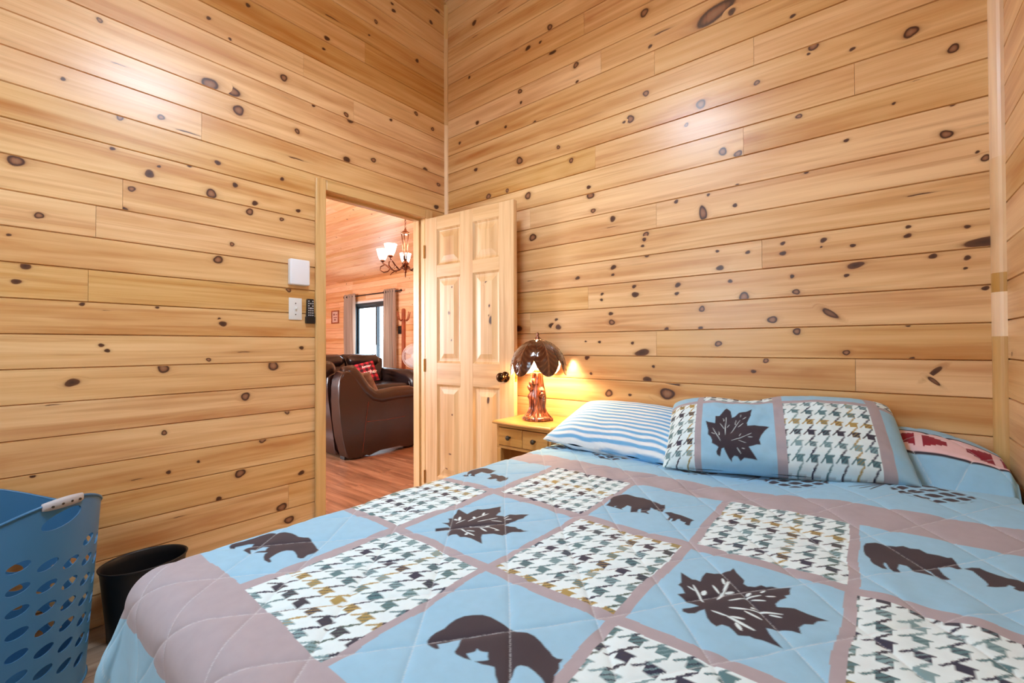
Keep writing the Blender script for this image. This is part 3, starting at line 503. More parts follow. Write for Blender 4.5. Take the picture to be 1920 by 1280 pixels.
# stiles and rails (real members)
stick(acc, (0, 0, 0), (st, DT, DH), .03, .0015, along=2); stick(acc, (DW-st, 0, 0), (DW, DT, DH), .05, .0015, along=2)
stick(acc, (cols[0][1], .0004, 0), (cols[1][0], DT-.0004, DH), .02, .0015, along=2)
for (c0, c1) in cols:
    zz = [(0, rows[0][0]), (rows[0][1], rows[1][0]), (rows[1][1], rows[2][0]), (rows[2][1], DH)]
    sds = [1.3, 4.4, 6.1, 2.2]
    for (a, b), sd in zip(zz, sds): stick(acc, (c0, .0002, a), (c1, DT-.0002, b), .0, .001, seed=sd, along=0)
struct('door_frame', acc.mesh('door_frame'), M['door'], droot)
def door_panel(c0, c1, a, b, tint, kn):
    acc = MeshAcc(); sd = random.random()*9
    for side in (0, 1):
        yf = lambda d: d if side == 0 else DT-d
        prof = [(0.0, .002), (.006, .006), (.012, .0105), (.018, .0115), (.030, .0110), (.060, .0050)]
        vs = []; uv = []; fs = []
        for ins, d in prof:
            for (x, z) in ((c0+ins, a+ins), (c1-ins, a+ins), (c1-ins, b-ins), (c0+ins, b-ins)):
                vs.append((x, yf(d), z)); uv.append((z+sd*13.7, x+sd*3.13))
        for i in range(len(prof)-1):
            for j in range(4): fs.append((i*4+j, i*4+(j+1) % 4, i*4+4+(j+1) % 4, i*4+4+j))
        n = len(prof)*4; fs.append((n-4, n-3, n-2, n-1))
        if side: fs = [f[::-1] for f in fs]
        acc.add(vs, fs, uv, tint)
    if kn:
        fr = (Vector((0, .005, 0)), Vector((0, 0, 1)), Vector((1, 0, 0)), Vector((0, -1, 0)))
        for (x, z, r, kd) in kn: add_knot(acc, fr, z, x, r, kd, c0+.06, c1-.06, a+.06, b-.06, sd, tint)
    return acc.mesh('door_panel')
pk = {(0, 1): [(.235, 1.15, .006, 1), (.215, 1.33, .010, 0), (.24, 1.50, .006, 1), (.17, 1.04, .006, 1)], (1, 1): [(.55, 1.36, .008, 1), (.56, 1.27, .016, 4), (.53, 1.52, .013, 5), (.60, 1.12, .006, 1), (.545, 1.30, .005, 1)],
      (1, 0): [(.54, .78, .014, 4), (.58, .46, .010, 8), (.55, .30, .006, 1)], (0, 0): [(.22, .40, .009, 8), (.19, .3, .008, 8), (.24, .66, .006, 1)], (0, 2): [], (1, 2): [(.57, 1.76, .005, 1)]}
tt = {(0, 0): -.02, (1, 0): -.01, (0, 1): .04, (1, 1): .02, (0, 2): -.05, (1, 2): -.0}
for ci, (c0, c1) in enumerate(cols):
    for ri, (a, b) in enumerate(rows):
        struct('door_panel', door_panel(c0, c1, a, b, tt[(ci, ri)], pk[(ci, ri)]), M['door'], droot)
M['bronze'] = plain('dark_bronze', lin(74, 52, 34), .22, 1.0, noise=.25, nscale=12)
M['brass'] = plain('worn_brass', lin(212, 176, 112), .3, 1.0)
kz = .925
for sgn, y in ((-1, 0.0), (1, DT)):
    bm = bmesh.new()
    prof = [(.0315, 0), (.0325, .004), (.028, .008), (.013, .012), (.0115, .026), (.016, .031), (.025, .038), (.0285, .048), (.0275, .058), (.021, .065), (.010, .0675)]
    lathe(bm, prof, 28)
    mt = Matrix.Translation((DW-.062, y, kz)) @ Matrix.Rotation(PI/2 if sgn < 0 else -PI/2, 4, 'X')
    bmesh.ops.transform(bm, matrix=mt, verts=bm.verts[:])
    struct('door_knob', bm_mesh(bm, 'door_knob', True), M['bronze'], droot, label='round dark bronze knob')
box('latch_plate', (DW-.0005, .006, kz-.028), (DW+.0015, DT-.006, kz+.028), M['brass'], droot, .0005)
box('latch_bolt', (DW+.0015, .011, kz-.009), (DW+.010, DT-.011, kz+.009), M['brass'], droot, .002)
for z in (.22, .98, 1.76):
    bm = bmesh.new(); tube(bm, [(-.006, -.004, z-.045), (-.006, -.004, z+.045)], .006, 10); bevel_box(bm, (-.004, .0, z-.044), (-.0005, .03, z+.044), .0005)
    link('hinge', bm_mesh(bm, 'hinge'), M['brass'], droot)
# ----------------------------------------------------------------- printed cloth
cl = lambda *a: np.array(lin(*a)[:3])
BLUE, MAUVE, DARK, WHITE = cl(148, 196, 224), cl(166, 160, 168), cl(60, 53, 62), cl(218, 240, 246)
NAVY, TEAL, LTEAL, GOLD, PINK, RED = cl(52, 56, 78), cl(88, 126, 134), cl(124, 160, 168), cl(166, 146, 88), cl(226, 194, 198), cl(140, 30, 50)

def sdf(px, py, poly):
    """signed distance (negative inside) of points to a closed polygon"""
    P = np.asarray(poly, dtype=np.float64); Q = np.roll(P, -1, 0)
    d2 = np.full(px.shape, 1e9); ins = np.zeros(px.shape, bool)
    for (ax, ay), (bx, by) in zip(P, Q):
        ex, ey = bx-ax, by-ay; L = ex*ex+ey*ey+1e-12
        t = np.clip(((px-ax)*ex+(py-ay)*ey)/L, 0, 1)
        d2 = np.minimum(d2, (px-ax-t*ex)**2+(py-ay-t*ey)**2)
        c = ((ay > py) != (by > py)) & (px < (bx-ax)*(py-ay)/(by-ay+1e-12)+ax)
        ins ^= c
    d = np.sqrt(d2)
    return np.where(ins, -d, d)

def sseg(px, py, a, b, c, d, w, taper=True):
    ex, ey = c-a, d-b; L = ex*ex+ey*ey+1e-12
    t = np.clip(((px-a)*ex+(py-b)*ey)/L, 0, 1)
    ww = w*np.sqrt(np.clip(1-(2*t-1)**2*.85, 0, 1)) if taper else w
    return np.hypot(px-a-t*ex, py-b-t*ey)-ww

def paint(col, px, py, fn, colour, bb, aa=.0012):
    m = (px > bb[0]) & (px < bb[2]) & (py > bb[1]) & (py < bb[3])
    if not m.any(): return
    d = fn(px[m], py[m]); a = np.clip(.5-d/(2*aa), 0, 1)[:, None]
    col[m] = col[m]*(1-a)+colour*a

def paint_poly(col, px, py, poly, colour, aa=.0012):
    P = np.asarray(poly); lo = P.min(0)-.01; hi = P.max(0)+.01
    paint(col, px, py, lambda x, y: sdf(x, y, poly), colour, (lo[0], lo[1], hi[0], hi[1]), aa)

def paint_veins(col, px, py, segs, colour, aa=.0010):
    for a, b, c, d, w in segs:
        paint(col, px, py, lambda x, y: sseg(x, y, a, b, c, d, w), colour, (min(a, c)-.02, min(b, d)-.02, max(a, c)+.02, max(b, d)+.02), aa)

ELC = rng.integers(0, 100, (97, 89))
WARP = np.stack([NAVY, TEAL, cl(62, 60, 74), GOLD, NAVY, cl(84, 106, 100), cl(58, 58, 72), LTEAL])
WEFT = np.stack([LTEAL, NAVY, TEAL, LTEAL, cl(62, 62, 74), GOLD, TEAL])
def houndstooth(x, y, cell, seed=0):
    """white ground; solid blocks where coloured threads cross, stepped twill lines between them"""
    gx = x/cell+.35; gy = y/(cell*1.08)+.2
    ci = np.floor(gx).astype(int); cj = np.floor(gy).astype(int)
    st = 15
    p = (np.floor((gx-ci)*st)+.5)/st; q = (np.floor((gy-cj)*st)+.5)/st
    wp, wf = p < .50, q < .46
    tw = np.mod(q-1.12*p-.44+.08, .58) < .155
    tb = np.mod(q-1.12*p, .29) < .085
    pc = WARP[(ci+seed*3) % 8]; fc = WEFT[(cj+seed*2) % 7]
    col = np.where((wp & wf)[..., None], np.where(tb[..., None], pc, fc), WHITE)
    col = np.where((wp & ~wf & tw)[..., None], pc, col)
    return np.where((wf & ~wp & tw)[..., None], fc, col)

def hounds_aa(x, y, cell, seed, s):
    c = 0
    for dx in (-.25, .25):
        for dy in (-.25, .25): c = c+houndstooth(x+dx*s, y+dy*s, cell, seed)
    return c/4

def pinecone(col, px, py, cx, cy, a=.092, b=.078, rot=.1):
    def f(x, y):
        u = (x-cx)*math.cos(rot)+(y-cy)*math.sin(rot); v = -(x-cx)*math.sin(rot)+(y-cy)*math.cos(rot)
        r = np.hypot(u/a, v/b)
        k = 1+.35*r
        s = (u/.080+v/.066)*k+.5; t = (u/.080-v/.066)*k+.5
        fs = np.abs(s-np.round(s)); ft = np.abs(t-np.round(t))
        rc = np.hypot(fs, ft)
        d = np.maximum(np.maximum(fs, ft)-.36, rc-.42)*.055
        return np.maximum(d, (r-1)*.05)
    paint(col, px, py, f, DARK, (cx-.12, cy-.1, cx+.12, cy+.1), .0016)
def needles(col, px, py, cx, cy, n=7, L=.10, base=2.6, spread=1.0):
    for i in range(n):
        a = base+spread*(i/(n-1)-.5)*2; l = L*(.8+.4*((i*37) % 10)/10)
        paint(col, px, py, lambda x, y: sseg(x, y, cx, cy, cx+l*math.cos(a), cy+l*math.sin(a), .0028), DARK, (cx-.2, cy-.2, cx+.2, cy+.2), .0014)
def twig(col, px, py, a, b, c, d, w=.0035):
    paint(col, px, py, lambda x, y: sseg(x, y, a, b, c, d, w, False), DARK, (min(a, c)-.02, min(b, d)-.02, max(a, c)+.02, max(b, d)+.02), .0014)

PC = [(-1.31, -1.005), (-.975, -.668), (-.650, -.372), (-.350, -.058), (-.038, .262), (.290, .60)]
PR = [(.352, .712), (.740, 1.090), (1.125, 1.482)]
UB0, VB0 = -1.45, .168          # outer rim of the mauve border
def in_box(x, y, b, wob=0.0): return (x > b[0]) & (x < b[2]) & (y > b[1]) & (y < b[3])
def quilt_print(x, y):
    col = np.empty(x.shape+(3,)); col[:] = BLUE
    # gently wavy seams
    xs = x+.004*np.sin(y*9+1.3)+.002*np.sin(y*31); ys = y+.004*np.sin(x*8+.4)+.002*np.sin(x*27+2)
    col[(xs > UB0) & (ys > VB0) & (ys < 1.622)] = MAUVE
    for c, (a, b) in enumerate(PC):
        for r, (e, f) in enumerate(PR):
            m = in_box(xs, ys, (a, e, b, f))
            if (c+r) % 2 == 0: col[m] = BLUE
            else: col[m] = hounds_aa(x[m]-a+.0*e, y[m]-e, .0455, c*5+r*3, .0022)
    for p in (BEAR_A, BEAR_C, BEAR_M, CUB_M, BEAR_R, CUB_R, BEAR_L, CUB_L): paint_poly(col, x, y, p, DARK)
    b4 = [(px+.615, py) for px, py in BEAR_A]; paint_poly(col, x, y, [(px+.92+.615*0, py+.01) for px, py in BEAR_A], DARK)
    for lf, vn in ((LEAF_A, VEIN_A), (LEAF_B, VEIN_B)):
        paint_poly(col, x, y, lf, DARK); paint_veins(col, x, y, vn, WHITE)
    for i, (cx, cy) in enumerate(((-1.215, 1.80), (-.905, 1.80), (-.55, 1.795), (-.225, 1.80), (.115, 1.80))):
        pinecone(col, x, y, cx, cy, rot=.12)
        needles(col, x, y, cx-.105, cy+.035, 7, .10, 3.55, .75); twig(col, x, y, cx-.11, cy+.036, cx+.0, cy+.078)
        needles(col, x, y, cx+.01, cy+.075, 5, .035, 1.6, .9)
    # pink band with red stepped crosses near the head end
    for e, f in ((1.992, 2.112),):
        m = (y > e) & (y < f); col[m] = PINK
        for ed, ew in ((e-.003, .0028), (f+.004, .006)): col[np.abs(y-ed) < ew] = DARK
        for cx in (-.98, -.62, -.26, .10, .285):
            cy = (e+f)/2
            def cross(xx, yy, cx=cx, cy=cy):
                a = np.abs(xx-cx); b = np.abs(yy-cy)
                q = np.floor(a/.014)*.0068
                return np.where((a < .07) & (a > .010), b-(.042-q*1.0), .02)
            paint(col, x, y, cross, RED, (cx-.09, cy-.05, cx+.09, cy+.05), .001)
    # little print marks on the hanging skirt
    for i in range(6): needles(col, x, y, -1.05+i*.27, .03, 5, .07, 1.2, .7); twig(col, x, y, -1.05+i*.27, .03, -1.0+i*.27, -.06)
    # quilting thread
    st = np.minimum(*stitch_dist(x, y))
    a = np.clip(1.3-st/.0013, 0, 1)*np.where(np.sin((x*1.7-y)*700) > -.5, .50, .15)
    return col*(1-a[..., None])+a[..., None]*cl(215, 222, 226)

STQ = .150
def stitch_dist(x, y):
    xx = x+.006*np.sin(y*7); yy = y+.006*np.sin(x*6)
    c1, s1 = math.cos(math.radians(52)), math.sin(math.radians(52)); c2, s2 = math.cos(math.radians(-50)), math.sin(math.radians(-50))
    a = (xx*s1-yy*c1)/STQ; b = (xx*s2-yy*c2)/STQ
    return np.abs(a-np.round(a))*STQ, np.abs(b-np.round(b))*STQ

def sm(t): t = np.clip(t, 0, 1); return t*t*(3-2*t)
def vnoise(x, y, seed, oct=3):
    """cheap smooth pseudo noise from sines"""
    r = np.random.default_rng(seed); o = 0; amp = 1
    for k in range(oct):
        for _ in range(3):
            a = r.uniform(0, 2*PI); f = r.uniform(.7, 1.3)*(2**k); p = r.uniform(0, 6.28)
            o = o+amp*np.sin((x*math.cos(a)+y*math.sin(a))*f+p+1.3*np.sin((x*math.sin(a)-y*math.cos(a))*f*.6+p*2))
        amp *= .55
    return o/5

XM, YM, ZT = -1.215, .285, .636        # where the flat top of the bed starts to round over
def quilt_height(u, v):
    d1, d2 = stitch_dist(u, v)
    puff = .0042*(1-np.exp(-d1/.007))*(1-np.exp(-d2/.007))
    wr = .0045*vnoise(u*9, v*9, 3, 3)+.0020*vnoise(u*26, v*20+u*14, 5, 2)+.0007*vnoise(u*55+v*20, v*40, 8, 2)
    # slack folds across the middle and beside the pillows
    wr = wr+.006*np.exp(-((v-1.60-.05*np.sin(u*3))/.05)**2)*np.sin(u*42+6*np.sin(v*13))*np.exp(-((u+.55)/.55)**2)
    wr = wr+.004*np.sin((u*1.0+v*.35)*55+3*np.sin(v*9))*np.exp(-((u-.12)/.2)**2-((v-1.1)/.12)**2)
    rise = .045*sm((u+.45)/.55)*sm((v-1.30)/.5)
    tm = np.clip((v-1.935)/.20, 0, 1)
    hump = (sm((u+.07)/.10))*(.062*sm(tm/.34)+.068*np.sin(tm*PI/2)-.075*np.clip((u-.06)/.27, 0, 1)**2.2*sm(tm*2))*(v > 1.935)
    # crease in front of the covered pillow
    cre = -.018*np.exp(-((v-1.922)/.022)**2)*sm((u-.0)/.06)
    return puff+wr, rise+hump+cre

def build_quilt():
    us = np.concatenate([np.linspace(-1.68, -1.335, 40), np.arange(-1.332, .318, .00215)])
    vs = np.concatenate([np.linspace(-.22, .10, 60), np.arange(.1025, 1.25, .00205), np.arange(1.25, 2.212, .0029)])
    U, V = np.meshgrid(us, vs)
    R = .066
    ou = np.maximum(0, XM-U); ov = np.maximum(0, YM-V)
    r = np.hypot(ou, ov); dx = np.where(r > 0, -ou/np.maximum(r, 1e-9), 0); dy = np.where(r > 0, -ov/np.maximum(r, 1e-9), 0)
    ang = np.minimum(r/R, PI/2)
    over = np.maximum(0, r-R*PI/2)
    corner = np.sqrt(np.clip(4*np.abs(dx*dy)/1.0, 0, 1))
    flare = over*(.10+.22*corner+.05*np.sin((U+V)*31)*sm(over/.1)+.04*np.sin(V*23)*sm(over/.1))
    X = np.where(r > 0, np.maximum(U, XM), U); Y = np.where(r > 0, np.maximum(V, YM), V)
    hz = R*np.sin(ang)+flare
    X = X+dx*hz; Y = Y+dy*hz
    Z = ZT-R*(1-np.cos(ang))-over*.97
    pf, rise = quilt_height(U, V)
    edge = sm((.318-U)/.02)
    nx, ny, nz = dx*np.sin(ang), dy*np.sin(ang), np.cos(ang)
    X = X+nx*pf; Y = Y+ny*pf; Z = Z+nz*pf+rise*(r <= 0)-.03*(1-edge)
    P = np.stack([X, Y, Z], -1)
    me = grid_mesh('quilt', P, col=quilt_print(U, V))
    q = link('quilt', me, M['print'])
    q.data.validate()
    return tag(q, 'blue quilt with bear, maple leaf and houndstooth patches spread over the bed', 'quilt')

M['print'] = attr_cloth('printed_cotton', .8, .1)
build_quilt()

# bed under the quilt
bed = thing('bed', 'bed in the corner, hidden beneath the patchwork quilt', 'bed', (-.46, 1.22, 0))
M['ticking'] = plain('mattress_ticking', lin(222, 220, 212), .9, noise=.06)
M['bedwood'] = plain('bed_rail_wood', lin(150, 104, 62), .5, noise=.15)
def rb(name, lo, hi, mat, b): return box(name, (lo[0]+.46, lo[1]-1.22, lo[2]), (hi[0]+.46, hi[1]-1.22, hi[2]), mat, bed, b, 4)
rb('mattress', (-1.255, .25, .36), (.29, 2.205, .618), M['ticking'], .055)
rb('box_spring', (-1.245, .26, .17), (.285, 2.205, .358), M['ticking'], .02)
rb('rail', (-1.235, .27, .10), (-1.20, 2.2, .17), M['bedwood'], .004); rb('rail', (.25, .27, .10), (.285, 2.2, .17), M['bedwood'], .004)
for x in (-1.22, .23):
    for y in (.29, 2.13): rb('leg', (x, y, 0), (x+.05, y+.05, .168), M['bedwood'], .004)

# ----------------------------------------------------------------- pillows
def pillow_grid(n=150, m=110, sq=3.2):
    s = np.linspace(-1, 1, n); t = np.linspace(-1, 1, m)
    return np.meshgrid(s, t)
def pillow_mesh(name, W, Hh, T, colf, shape, n=200, m=150, power=2.6, pinch=.05):
    S, Tt = pillow_grid(n, m)
    prof = np.clip(1-np.abs(S)**power, 0, 1)**.5*np.clip(1-np.abs(Tt)**power, 0, 1)**.5
    X = S*W/2*(1-pinch*(Tt**2-0)*1.0*np.abs(S)**2*0-pinch*(1-Tt**2)*np.abs(S)**6); Y = Tt*Hh/2*(1-pinch*(1-S**2)*np.abs(Tt)**6)
    top = np.stack([X, Y, T*prof], -1); bot = np.stack([X, Y, -T*.8*prof], -1)
    bot = bot[:, ::-1]
    cu = (S+1)/2; cv = (Tt+1)/2
    ct = colf(cu, cv); cb = colf(cu[:, ::-1], cv)
    top = shape(top, S, Tt, 1); bot = shape(bot, S[:, ::-1], Tt, -1)
    a = grid_mesh(name, top, col=ct); b = grid_mesh(name+'_b', bot, col=cb)
    bm = bmesh.new(); bm.from_mesh(a); bm.from_mesh(b)
    bmesh.ops.remove_doubles(bm, verts=bm.verts[:], dist=.0004)
    bm.to_mesh(a); bm.free(); bpy.data.meshes.remove(b); smooth(a)
    return a

# striped pillow lying against the wall
def striped(cu, cv):
    s = np.sin((cv+.012*np.sin(cu*7)+.006*np.sin(cu*23))*2*PI*15)
    a = np.clip(s*3.2*.5+.5, 0, 1)[..., None]
    return cl(112, 176, 222)*(1-a)+cl(232, 240, 244)*a
def stripe_shape(P, S, T, sd):
    P = P.copy()
    P[..., 2] += sd*(.006*vnoise(S*5, T*5+S*2, 21, 3)*(1-S**2)+.004*np.sin(S*16+T*9)*np.clip(-T-.3, 0, 1))
    return P
def place(o, loc, rx, ry, rz):
    o.location = loc; o.rotation_euler = (rx, ry, rz)
me = pillow_mesh('pillow', .70, .46, .085, striped, stripe_shape, 170, 130, pinch=.04)
p1 = link('pillow', me, M['print']); place(p1, (-.90, 1.985, .722), math.radians(17), math.radians(3), math.radians(1))
tag(p1, 'blue and white striped pillow at the head of the bed beside the nightstand', 'pillow')

SW, SH = .765, .415
def sham_print(cu, cv):
    x = cu*SW; y = cv*SH
    col = np.empty(cu.shape+(3,)); col[:] = MAUVE
    ex = [(-.02, .135), (.168, .352), (.390, .640), (.672, .80)]
    ex = [(-.1, .118), (.142, .385), (.415, .672), (.708, .9)]
    ey = [(-.1, .268), (.288, .9)]
    for c, (a, b) in enumerate(ex):
        for r, (e, f) in enumerate(ey):
            m = in_box(x, y, (a, e, b, f))
            if (c+r) % 2 == 0 and c != 3 or (c == 3 and r == 1): col[m] = hounds_aa(x[m]-a, y[m]-e, .041, 2+c*4+r, .002)
            else: col[m] = BLUE
    if True:
        a, b, e, f = .142, .385, .006, .262
        lp = [(a+p*(b-a), e+q*(f-e)) for p, q in LEAF_P]; vp = [(a+p*(b-a), e+q*(f-e), a+r*(b-a), e+s*(f-e), w*.09) for p, q, r, s, w in VEIN_P]
        paint_poly(col, x, y, lp, DARK, .001); paint_veins(col, x, y, vp, WHITE, .0008)
    return col
def sham_shape(P, S, T, sd):
    P = P.copy()
    P[..., 2] += sd*.013*vnoise(S*4.5, T*4, 31, 4)*(1-S**2)*(1-T**2)
    P[..., 2] += sd*.004*np.sin(S*9+T*14+2)*np.exp(-((T+.75)/.3)**2)+sd*.0048*vnoise(S*16, T*9+S*5, 33, 3)*(1-S**4)*(1-T**4)
    # plump lower edge rolls under, top sags in the middle
    P[..., 1] += -.042*np.exp(-((S+.22)/.24)**2)*np.clip(T, 0, 1)
    z = P[..., 2].copy(); y = P[..., 1].copy()
    k = np.clip(T, -1, 1)
    P[..., 2] = z-.09*np.clip(T, 0, 1)**2
    return P
me = pillow_mesh('pillow_sham', SW, SH, .096, sham_print, sham_shape, 300, 240, power=3.2, pinch=.03)
p2 = link('pillow_sham', me, M['print'])
place(p2, (-.312, 1.938, .800), math.radians(40), math.radians(-2.5), math.radians(11))
tag(p2, 'quilted pillow sham with a dark maple leaf between houndstooth patches', 'pillow')
# ----------------------------------------------------------------- nightstand
NX0, NX1, NY0, NY1, NZ = -1.655, -1.290, 1.882, 2.212, .708
ns = thing('nightstand', 'small honey pine nightstand with two knobs between the open door and the bed', 'nightstand', (NX0, NY0, 0))
nw, nd = NX1-NX0, NY1-NY0
def wood_part(name, boxes, mat, parent, bev=.003, tint=0):
    acc = MeshAcc()
    for lo, hi in boxes: stick(acc, lo, hi, tint+random.gauss(0, .01), bev)
    return link(name, acc.mesh(name), mat, parent)
# top with an ogee edge and a front that swells in the middle
def top_mesh():
    bm = bmesh.new(); rings = []
    N = 24
    for ins, z in ((.010, NZ-.020), (.001, NZ-.017), (-.002, NZ-.011), (.001, NZ-.005), (.007, NZ-.001), (.013, NZ)):
        ring = []
        for i in range(N+1):
            t = i/N; x = -.012+ins+(nw+.024-2*ins)*t
            ring.append((x, -.018+ins-.012*math.sin(PI*t)**2*(1 if .0 < t < 1 else 0), z))
        ring.append((nw+.012-ins, nd, z)); ring.append((-.012+ins, nd, z))
        rings.append([bm.verts.new(p) for p in ring])
    m = len(rings[0])
    for a, b in zip(rings[:-1], rings[1:]):
        for i in range(m): bm.faces.new((a[i], a[(i+1) % m], b[(i+1) % m], b[i]))
    bm.faces.new(rings[0][::-1]); bm.faces.new(rings[-1])
    me = bm_mesh(bm, 'table_top'); l = me.uv_layers.new(name='UVMap')
    for lp in me.loops:
        c = me.vertices[lp.vertex_index].co; l.data[lp.index].uv = (c.x, c.y+c.z)
    return me
link('table_top', top_mesh(), M['stand'], ns)
wood_part('body', [((0, .006, .555), (.016, nd-.004, NZ-.021)), ((nw-.016, .006, .555), (nw, nd-.004, NZ-.021)), ((.016, .006, .672), (nw-.016, .024, NZ-.021)),
                   ((.016, .006, .555), (nw-.016, .024, .570)), ((.016, nd-.014, .20), (nw-.016, nd-.004, NZ-.021)), ((0, .03, .17), (.014, nd-.004, .555)), ((nw-.014, .03, .17), (nw, nd-.004, .555)),
                   ((.014, .03, .548), (nw-.014, nd-.014, .556))], M['stand'], ns, .002)
wood_part('shelf', [((.014, .012, .17), (nw-.014, nd-.014, .188))], M['stand'], ns, .003)
for x in (0, nw-.03):
    for y in (.004, nd-.034): wood_part('leg', [((x, y, 0), (x+.03, y+.03, .556 if y < .1 else .17))], M['stand'], ns, .004)
M['knob'] = plain('pewter_knob', lin(96, 90, 82), .35, .9, noise=.2, nscale=60)
dr = wood_part('drawer', [((.019, .0005, .573), (nw/2-.0012, .03, .669)), ((nw/2+.0012, .0005, .573), (nw-.019, .03, .669))], M['stand'], ns, .004, -.02)
for x in (nw*.27, nw*.73):
    bm = bmesh.new(); lathe(bm, [(.006, 0), (.005, .009), (.010, .014), (.0135, .020), (.012, .026), (.005, .029)], 18)
    bmesh.ops.transform(bm, matrix=Matrix.Translation((x, .0005, .622)) @ Matrix.Rotation(PI/2, 4, 'X'), verts=bm.verts[:])
    link('knob', bm_mesh(bm, 'knob', True), M['knob'], dr)

# ----------------------------------------------------------------- leaf lamp
LX, LY, LZ = -1.478, 2.035, NZ+.0005
lamp = thing('table_lamp', 'brown ceramic lamp with a leaf shade on a tree trunk foot, lit, on the nightstand', 'lamp', (LX, LY, LZ))
def glaze(name, c1, c2, c3, scale=9):
    t = NT(name); tc = t.n('ShaderNodeTexCoord')
    mp = t.n('ShaderNodeMapping', i_Vector=tc.outputs['Object']); mp.inputs['Scale'].default_value = (6, 6, 1.2)
    n = t.n('ShaderNodeTexNoise', i_Vector=mp.outputs[0], i_Scale=float(scale), i_Detail=4.0, i_Distortion=1.2)
    t.set(Base_Color=t.ramp(n.outputs[0], [(.32, c1), (.52, c2), (.72, c3)]), Roughness=.16, Coat_Weight=.7, Coat_Roughness=.06)
    t.bump(n.outputs[0], .35, .004); return t.m
M['trunk'] = glaze('glazed_trunk', lin(46, 20, 12), lin(120, 58, 32), lin(196, 118, 78))
def trunk_mesh():
    nz_, nt = 90, 72
    P = np.zeros((nz_, nt, 3)); th = np.linspace(0, 2*PI, nt, endpoint=False)
    for i in range(nz_):
        t = i/(nz_-1); z = .262*t
        r = .036+.040*math.exp(-((t)/.16)**2)+.008*math.exp(-((t-.45)/.18)**2)-.006*t
        rr = r*(1+.16*np.sin(5*th+2.2*t+.5*np.sin(6*t))+.09*np.sin(9*th-3*t)+.05*np.sin(17*th+5*t))
        rr = rr+.016*np.exp(-((t-.62)/.06)**2)*np.exp(-((np.angle(np.exp(1j*(th-5.9))))/.45)**2)
        rr = rr+.012*np.exp(-((t-.78)/.05)**2)*np.exp(-((np.angle(np.exp(1j*(th-4.0))))/.4)**2)
        rr = rr+.014*np.exp(-((t-.50)/.05)**2)*np.exp(-((np.angle(np.exp(1j*(th-3.6))))/.4)**2)
        P[i, :, 0] = rr*np.cos(th); P[i, :, 1] = rr*np.sin(th); P[i, :, 2] = z
    me = grid_mesh('trunk', P, closed_u=True)
    bm = bmesh.new(); bm.from_mesh(me); bm.verts.ensure_lookup_table()
    bm.faces.new([bm.verts[i] for i in range(nt)][::-1]); bm.faces.new([bm.verts[(nz_-1)*nt+i] for i in range(nt)])
    # broken twigs
    for a, z, l, up in ((5.75, .13, .030, .022), (3.9, .16, .022, .03), (4.7, .20, .012, .03)):
        d = Vector((math.cos(a), math.sin(a), 0)); b = d*.033+Vector((0, 0, z))
        tube(bm, [b, b+d*l*.6+Vector((0, 0, up*.5)), b+d*l+Vector((0, 0, up))], [.014, .011, .008], 10)
    bm.to_mesh(me); bm.free(); smooth(me); return me
link('lamp_base', trunk_mesh(), M['trunk'], lamp)
bm = bmesh.new(); lathe(bm, [(.079, 0), (.086, .004), (.085, .013), (.076, .021), (.05, .026)], 40)
for v in bm.verts:
    a = math.atan2(v.co.y, v.co.x); v.co.x *= 1+.04*math.sin(7*a); v.co.y *= 1+.04*math.sin(7*a)
link('lamp_foot', bm_mesh(bm, 'lamp_foot', True), M['trunk'], lamp)
def leaf_mat():
    t = NT('glazed_leaf'); a = t.n('ShaderNodeAttribute', attribute_name='Col')
    t.set(Base_Color=a.outputs['Color'], Roughness=.12, Coat_Weight=.8, Coat_Roughness=.04); return t.m
M['leafglaze'] = leaf_mat()
M['shade_in'] = plain('white_shade_lining', lin(250, 240, 215), .7)
SR, SHT, SZ = .150, .165, .316
NL = 6
def leaf_pts(k, inner=False):
    nu, nv = 44, 40
    a0 = 2*PI*k/NL-.55; half = 2*PI/NL*.60
    s = np.linspace(-1, 1, nu); v = np.linspace(0, 1, nv); S, V = np.meshgrid(s, v)
    end = 1.0-.43*np.abs(S)**2.1                                  # pointed lower tip
    ph = .04+V*(end)*1.74
    th = a0+S*half*np.clip(.25+V*1.6, 0, 1)
    lift = .004*(1-np.abs(S))+(.0035 if k % 2 else 0)
    R = SR+lift-(.003 if inner else 0)
    rad = R*np.sin(np.minimum(ph, 1.65)); z = SZ+SHT*np.cos(ph)*1.0-.035
    # veins
    mid = np.exp(-(S/.035)**2); w = V*9-np.abs(S)*4.2; side = np.exp(-((w-np.round(w))/.09)**2)*(np.abs(S) < .85)
    ridge = .0036*mid+.0020*side
    rad = rad+(ridge if not inner else 0)
    P = np.stack([rad*np.cos(th), rad*np.sin(th), z], -1)[:, ::-1]
    c = np.zeros(S.shape+(3,)); c[:] = cl(80, 36, 19)
    a = np.clip(.75*mid+.45*side, 0, 1)[..., None]; c = c*(1-a)+cl(150, 92, 54)*a
    e = np.clip((np.abs(S)-.93)/.07, 0, 1)[..., None]*.6; c = c*(1-e)+cl(36, 14, 8)*e
    return P, c
shade = None
for k in range(NL):
    P, c = leaf_pts(k); o = link('shade_leaf', grid_mesh('shade_leaf', P, col=c), M['leafglaze'], lamp)
    md = o.modifiers.new('thick', 'SOLIDIFY'); md.thickness = .003; md.offset = -1; md.material_offset = 1
    o.data.materials.append(M['shade_in'])
bm = bmesh.new(); lathe(bm, [(.018, SZ+SHT-.037), (.020, SZ+SHT-.030), (.012, SZ+SHT-.024), (.007, SZ+SHT-.012), (.010, SZ+SHT-.006), (.006, SZ+SHT+.002), (.001, SZ+SHT+.005)], 20)
link('finial', bm_mesh(bm, 'finial', True), M['trunk'], lamp)
bm = bmesh.new(); tube(bm, [(0, 0, .255), (0, 0, .285)], .016, 16)
